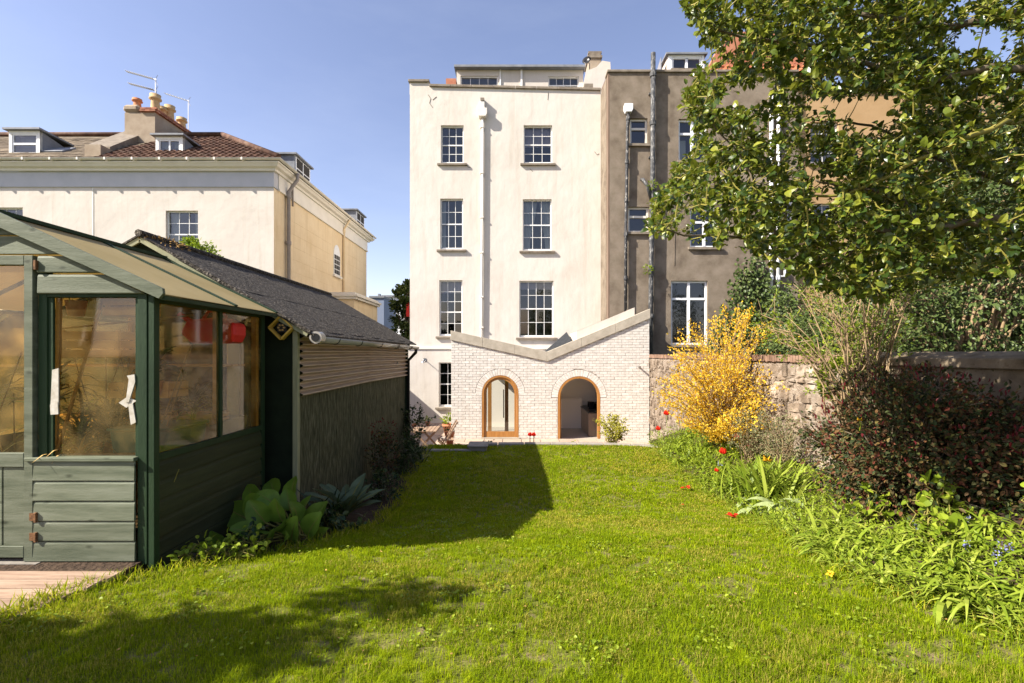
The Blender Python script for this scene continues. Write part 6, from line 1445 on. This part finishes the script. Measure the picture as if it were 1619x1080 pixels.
def petals(lbl, px, row, y, mat, n, r, nm='fallen_petals'):
    x = X(px, y); z = float(gz(x, y))+.03; t = thing(nm, lbl, 'petals', (x, y, z)); tv, tf = leaf_full(.8, .12, .1); me = np_mesh('petal', tv, tf, mat, np.zeros(len(tv)))
    for k in range(n): link('petal', me, t, (random.uniform(-r, r)*.8, random.uniform(-r, r)*.5, random.uniform(0, .012)), (random.uniform(-.3, .5), random.uniform(-.3, .3), random.uniform(0, 6.3)), (r*1.1,)*3)
def yrow(row):
    lo, hi = 1.5, 10.9
    for _ in range(40):
        m = (lo+hi)/2; r = 560+(EYE-float(g0(m))-.03)/m*F
        if r > row: lo = m
        else: hi = m
    return lo
for l, px, row, mat, n, r in (('scattered red tulip petals on the lawn, farther group', 1087, 772, m_redpet, 6, .06), ('red petals on the lawn close to the pale tulip leaves', 1157, 817, m_redpet, 7, .05), ('single red petal on the lawn between the two red groups', 1085, 799, m_redpet, 1, .04), ('faded pink petals by the lawn edge', 1102, 750, m_pinkpet, 4, .05), ('pale yellow fallen flower on the lawn', 1314, 906, m_yelpet, 9, .026)):
    petals(l, px, row, yrow(row), mat, n, r)
for px in (838, 844): 
    y = 11.4; t = thing('red_tulip', ('left' if px < 840 else 'right')+' of two small red flowers between the arched doors', 'flower', (X(px, y), y, -.7)); h = Z(688, y)+.7; MB().tube([(0, 0, 0), (0, 0, h)], .01, 5).build('stem', m_lush, t)
    tv, tf = leaf_full(.8, -.18, -.25); me = np_mesh('petal', tv, tf, m_redpet, np.zeros(len(tv)))
    for k in range(5): a = k*1.26; d = Vector((math.cos(a)*.5, math.sin(a)*.5, 1)); link('petal', me, t, (0, 0, h-.03), d.to_track_quat('Y', 'Z').to_euler(), (.1,)*3)
# blue spikes
for k, (px, row, y) in enumerate(((1137, 735, 7.4), (1445, 850, 3.7), (1530, 858, 3.5), (1578, 905, 3.1), (1576, 925, 3.0), (1595, 905, 3.05), (1528, 895, 3.2))):
    x = X(px, y); zt = Z(row-8, y); zb = float(bedz(x, y)); t = thing('bluebell', ['small blue spike beside the large red tulip', 'tallest blue flower spike before the dark bush', 'blue spike among the bluebell leaves below the yellow flower', 'upper blue spike near the right picture edge', 'lower blue spike near the right picture edge', 'rightmost blue spike by the jagged green herb', 'blue spike low between the bluebell leaf clumps'][k], 'flower', (x, y, zb), group='blue flower spikes in the right border'); h = max(.12, zt-zb)
    MB().tube([(0, 0, 0), (.01, 0, h)], .003, 5).build('stem', m_lush, t)
    n = 16; P = np.stack([rng.normal(size=n)*.012, rng.normal(size=n)*.012, h-rng.random(n)*.09], 1); D = rng.normal(size=(n, 3)); D[:, 2] -= .5
    foliage_part(t, P, D, rng.uniform(.014, .024, n), leaf_small(.6), m_blue, 'florets')
# ---- left border
def bigleaf(parent, pos, d, nrm, L, mat, w=.75, stem=None, seed=0):
    d = Vector(d).normalized(); n = Vector(nrm); xa = d.cross(n).normalized(); za = xa.cross(d); r_ = random.Random(seed); vs = []; nu, nv = 6, 7
    cx = r_.uniform(-.2, .2)
    for j in range(nv+1):
        t_ = j/nv; half = w/2*math.sin(math.pi*min(1, (t_*.93+.05)))**.62
        for i in range(nu+1):
            u = (i/nu-.5)*2; ruf = .05*math.sin(t_*13+u*2)*abs(u)+.02*abs((i % 2)-.5)
            x = u*half; y = t_; z = -.35*t_*t_+.22*abs(u)**1.5*half*1.6+ruf*.6+cx*u*.1
            p = Vector(pos)+(xa*x+d*y+za*z)*L; vs.append(p)
    fs = [(j*(nu+1)+i, j*(nu+1)+i+1, (j+1)*(nu+1)+i+1, (j+1)*(nu+1)+i) for j in range(nv) for i in range(nu)]
    o = MB().add(vs, fs).build('leaf', mat, parent, smooth=True)
    rb = MB(); rb.tube([Vector(pos)+(d*t_+za*(-.35*t_*t_+.012))*L for t_ in (0, .3, .6, .92)], [.006*L/.2, .004*L/.2, .003*L/.2, .001], 4); rb.build('midrib', m_twig, o)
    if stem: MB().tube([stem, Vector(stem).lerp(Vector(pos), .5)+Vector((0, 0, .03)), pos], .008, 6).build('stalk', m_twig, parent, smooth=True)
t = thing('elephants_ears', 'clump of large rounded crinkled leaves in front of the shed', 'plant')
bl = [(400, 785, 4.6), (425, 790, 4.5), (455, 790, 4.6), (380, 815, 4.5), (410, 815, 4.3), (440, 815, 4.35), (470, 810, 4.5), (490, 835, 4.4), (370, 850, 4.15), (395, 840, 4.2), (420, 850, 4.0), (435, 838, 4.2), (460, 845, 4.25), (385, 868, 4.0), (412, 872, 3.95), (445, 865, 4.1), (475, 860, 4.3), (360, 825, 4.5), (430, 770, 4.8), (460, 775, 4.75), (495, 820, 4.6), (345, 835, 4.6), (402, 800, 4.45), (450, 828, 4.3), (480, 800, 4.7), (350, 862, 4.15), (500, 850, 4.4)]
for k, (px, row, y) in enumerate(bl):
    p = Vector((X(px, y), y, Z(row, y))); b = Vector((-2.05, 4.45, float(gz(-2.05, 4.45)))); d = Vector(((p.x-b.x)*1.2, (p.y-b.y)*1.2-.15, .25+.4*random.random())); d.normalize()
    st_ = b+Vector((random.uniform(-.1, .1), random.uniform(-.1, .1), 0)); p = p-d*.1; n_ = Vector((-.35, -.55, .8))+Vector([random.gauss(0, .25) for _ in range(3)])
    bigleaf(t, p, d, n_, random.uniform(.19, .28), m_berg, random.uniform(.78, .95), st_, k)
t = thing('foxglove_rosette', 'upright grey green leaf rosette beside the shed wall', 'plant'); b = Vector((-1.95, 5.55, float(gz(-1.95, 5.55))))
for k in range(13):
    a = k*2.4; e = .25+.75*((k*7) % 13)/13; d = Vector((math.cos(a), math.sin(a)*.7, .5+1.3*e)); bigleaf(t, b+Vector((0, 0, .05)), d, Vector((-math.cos(a)*.8, -math.sin(a)*.8-.2, .8)), random.uniform(.42, .6), m_silver, .3, None, 50+k)
clump('iris_leaves', 'dark narrow iris leaves behind the large round leaves', 'plant', -2.0, 5.1, 34, .62, .045, .6, m_dkleaf, .08, 1.5, zf=gz)
clump('iris_leaves', 'arching narrow leaves between the rosette and the shed', 'plant', -2.15, 5.5, 26, .55, .04, .9, m_dkleaf, .07, 1.2, zf=gz)
def herb(name, lbl, x, y, r, h, n, L, mat, zf=gz, tmpl=None, ns=14, smat=m_twig, cat='plant'):
    z = float(zf(x, y)); t = thing(name, lbl, cat, (x, y, z)); tips = [tuple(q) for q in ball(ns, (0, 0, h*.6), (r, r, h*.45), .5)[0]]; pa = stems_tree((0, 0, -.02), tips, .005, .002, smat, t, 'stem'); P, D = along(pa, n, .35, .03)
    foliage_part(t, P, D, rng.uniform(.6, 1.2, n)*L, tmpl or leaf_full(.7), mat, N=np.tile([-.2, -.2, 1.], (n, 1))+.4*rng.normal(size=(n, 3))); return t
for a in herb_later: herb(a[0], a[1], a[2], a[3], a[4], a[5], a[6], a[7], m_strag, zf=bedz, ns=60, smat=m_tanst, cat='shrub')
herb('wood_avens', 'bright green low herb at the greenhouse corner, left of two', -2.42, 3.72, .2, .16, 110, .05, m_lush); herb('wood_avens', 'bright green low herb at the greenhouse corner, right of two', -2.15, 3.78, .2, .15, 110, .05, m_lush)
herb('orange_flower_plant', 'low dark plant with one orange flower beside the greenhouse', -2.2, 4.05, .15, .18, 50, .05, m_dkleaf)
fl2 = thing('orange_flower', 'single small orange flower next to the greenhouse wall', 'flower', (X(333, 3.95), 3.95, Z(868, 3.95))); tv, tf = leaf_full(.4); me = np_mesh('petal', tv, tf, m_fors, np.zeros(len(tv)))
for k in range(14): a = k*.45; link('petal', me, fl2, (0, 0, 0), Vector((math.cos(a), math.sin(a), .5)).to_track_quat('Y', 'Z').to_euler(), (.032,)*3)
herb('shade_plant', 'dark low leaves along the greenhouse side', -2.35, 4.5, .22, .2, 90, .07, m_dkleaf); herb('shade_plant', 'dark low leaves between large leaves and shed', -1.75, 4.9, .22, .2, 110, .06, m_dkleaf)
herb('red_leaf_shrub', 'dark red leaved shrub against the green felt of the shed', -2.08, 7.6, .3, .95, 900, .045, m_red, ns=30, smat=m_bark, cat='shrub')
P, D = ball(60, (-2.05, 7.5, .35), (.22, .2, .15)); foliage_part(bpy.data.objects['red_leaf_shrub'], P-np.array(bpy.data.objects['red_leaf_shrub'].location), D, rng.uniform(.03, .05, 60), leaf_full(.4), m_tip, 'young_shoot')
herb('loose_shrub', 'loose green shrub at the far corner of the shed', -2.15, 10.25, .45, 1.0, 520, .06, m_dkleaf, ns=26, smat=m_bark, cat='shrub')
herb('loose_shrub', 'dark bushy plant at the shed foot left of the lawn', -2.0, 8.8, .35, .6, 600, .055, m_dkleaf, ns=24, smat=m_bark, cat='shrub')
herb('loose_shrub', 'low green shrub beside the rosette at the lawn edge', -1.85, 6.7, .3, .4, 420, .05, m_dkleaf, ns=20, smat=m_bark, cat='shrub')
for k, (x, y) in enumerate(((-1.9, 9.2), (-2.0, 9.8), (-1.95, 8.4), (-2.05, 10.1), (-2.1, 9.5))): clump('border_grass', 'strappy dark leaves along the far left lawn edge', 'plant', x, y, 46, .38, .05, .8, m_dkleaf, .1, 1.0, zf=gz, group='strappy plants along the far left lawn edge')
for k, (px, y, mt, l) in enumerate(((672, 10.75, m_lush, 'yellow green tuft left of the patio kerb'), (692, 10.8, m_lush, 'small tuft between the patio plants'), (722, 10.85, m_lush, 'round green cushion plant right on the patio edge'), (775, 11.35, m_silver, 'grey green mat under the left arched door'), (905, 11.35, m_lush, 'green tuft before the open arched doorway'))):
    herb('kerb_plant', l, X(px, y), y, .17, .17, 110, .045, mt, zf=lambda x, y: -.72, ns=8)
m_pale = M('pale lime leaf', [(.30, .30, .03), (.42, .38, .05)], attr=True, rough=.5, transl=.4)
herb('euphorbia', 'airy yellow green bush in front of the right arched door', X(967, 11.4), 11.4, .46, .78, 1300, .05, m_pale, zf=lambda x, y: -.70, ns=40, cat='shrub')
t = thing('dry_stalk', 'thin dry stalk standing before the greenhouse side boards', 'stalk'); MB().tube([(X(265, 3.75), 3.75, Z(840, 3.75)), (X(268, 3.75), 3.75, Z(780, 3.75)), (X(283, 3.75), 3.75, Z(742, 3.75))], .003, 5).build('stem', m_twig, t)
# shrub light green above the shed, moss on ridge, far tree, off frame tree
mass('bay_tree', 'light green shrub showing above the shed roof', 'shrub', [((X(312, 12), 12, Z(412, 12)), (.34, .3, .5))], 1300, .10, leaf_full(.45), m_lush, (X(310, 12), 12, -.4), ns=10)
t = thing('roof_moss', 'brown moss and weed clump on the shed ridge', 'moss'); P, D = ball(260, (-4.0, 5.5, 2.74), (.2, .35, .07)); foliage_part(t, P, D, rng.uniform(.02, .05, 260), leaf_small(.3), m_plantdk)
mass('street_tree', 'green tree between the cream house and the far white house', 'tree', [((X(640, 30), 30, Z(500, 30)), (.65, .9, 1.9)), ((X(646, 30), 30, Z(470, 30)), (.4, .6, .9))], 2600, .28, leaf_full(.5), m_ivy, (X(645, 30), 30, -1.3), ns=12, r0=.15)
MB().box(X(641, 29), X(646, 29), 29.2, 29.4, Z(500, 29), Z(478, 29)).build('red_sign', m_redpl, thing('street_sign', 'small red sign beside the cream house edge', 'sign'))
t = mass('shade_tree', 'broad tree left of the camera shading the near lawn', 'tree', [((-6.0, .7, 3.2), (.75, .3, .22)), ((-5.25, 1.0, 3.2), (.55, .12, .08)), ((-4.5, 1.45, 3.2), (.42, .04, .04))], 2600, .11, leaf_full(.55), m_dkleaf, (-6.4, .2, 0), ns=20, r0=.07)
# ------------------------------------------------------------------ grass
def blades(n, y0, y1, pw, h0, h1, w0, name=None):
    u = rng.random(int(n*1.0)); 
    if pw == 1: y = y0*(y1/y0)**u
    else: y = (y0**(1-pw)+(y1**(1-pw)-y0**(1-pw))*u)**(1/(1-pw))
    L_ = xl(y)-.03; R_ = xr(y)+.05; a = np.maximum(L_, -1.1*y-.6); b = np.minimum(R_, 1.1*y+.6); x = a+(b-a)*rng.random(len(y))
    pn = vnoise(x, y, 1.1, 11)*.34+vnoise(x, y, 4.5, 12)*.3+vnoise(x, y, 15, 13)*.36; bare = (pn < .385)
    k = ~(bare & (rng.random(len(y)) < .8)); x, y, pn = x[k], y[k], pn[k]; n = len(x)
    h = (h0+(h1-h0)*rng.random(n))*(.6+.75*vnoise(x, y, 3.1, 21))*(.75+.5*vnoise(x, y, 14, 22)); w = w0*(.6+.7*rng.random(n))*np.clip(y/3.2, .75, 3.2)
    az = rng.random(n)*6.283+1.5*vnoise(x, y, 6, 31); ln = rng.random(n)**1.3*1.05; z = gz(x, y)-.012
    dx, dy = np.cos(az), np.sin(az); fx, fy = -dy, dx
    bx = np.stack([x, y, z], 1); wv = np.stack([fx*w/2, fy*w/2, 0*w], 1)
    m = bx+np.stack([dx*h*ln*.3, dy*h*ln*.3, h*.6], 1); tp = bx+np.stack([dx*h*ln, dy*h*ln, h*(1-.35*ln)], 1)
    V = np.stack([bx-wv, bx+wv, m-wv*.8, m+wv*.8, tp], 1).reshape(-1, 3); o = (np.arange(n)*5)[:, None]
    tone = vnoise(x, y, .9, 41)*.28+vnoise(x, y, 5, 42)*.27+rng.random(n)*.45; tone = np.where(rng.random(n) < .05, .97, tone*.9); tone = np.where(pn < .44, np.clip(tone+.2, 0, .99), tone)
    me = np_mesh('grass', V, [np.array([[0, 1, 3, 2]])+o[:, None].reshape(-1, 1) if False else (np.array([0, 1, 3, 2])[None]+o), np.array([2, 3, 4])[None]+o], m_grassm, np.repeat(tone, 5))
    return tag(link('grass', me), 'short bright green grass covering the sloping lawn', 'grass', kind='stuff')
NG = 620000
blades(NG, 1.9, 10.95, 1.3, .016, .046, .0034)
# low broad leaved weeds and clover in the turf
n = 2600; cy = 2.3+6.5*rng.random(130)**1.5; cx = xl(cy)+.2+(xr(cy)-xl(cy)-.4)*rng.random(130); ci = rng.integers(0, 130, n)
x = cx[ci]+rng.normal(size=n)*.06; y = cy[ci]+rng.normal(size=n)*.06; P = np.stack([x, y, gz(x, y)+.008+.02*rng.random(n)], 1); D = rng.normal(size=(n, 3)); D[:, 2] = np.abs(D[:, 2])*.25
tag(foliage_part(None, P, D, rng.uniform(.012, .028, n), leaf_full(.8), m_lush, 'lawn_weeds', N=np.tile([0, 0, 1.], (n, 1))+.25*rng.normal(size=(n, 3))), 'small round leaved weeds growing in patches in the lawn', 'weeds', kind='stuff')
# longer tufts along edges
def edge_tufts():
    n = 9000; y = 2.2+8.6*rng.random(n)**1.4; s = rng.random(n) < .5; x = np.where(s, xl(y)+rng.normal(size=n)*.07, xr(y)+rng.normal(size=n)*.08)
    P = np.stack([x, y, gz(x, y)-.01], 1); D = rng.normal(size=(n, 3))*.45; D[:, 2] = 1; tv, tf = leaf_strap(.06, 3, .6)
    foliage_part(None, P, D, rng.uniform(.05, .13, n), (tv, tf), m_grassm, 'edge_grass', rnd=rng.random(n)*.7)
edge_tufts(); tag(bpy.data.objects['edge_grass'], 'longer uncut grass along both lawn edges', 'grass', kind='stuff')
m_litter = m_plantdk
n = 500; y = 2.3+8*rng.random(n)**1.5; x = xl(y)+(xr(y)-xl(y))*rng.random(n); P = np.stack([x, y, gz(x, y)+.02], 1); D = rng.normal(size=(n, 3)); D[:, 2] *= .2
tag(foliage_part(None, P, D, rng.uniform(.01, .022, n), leaf_small(.5), m_plantdk, 'leaf_litter'), 'tiny dry leaf scraps scattered over the lawn', 'leaf litter')
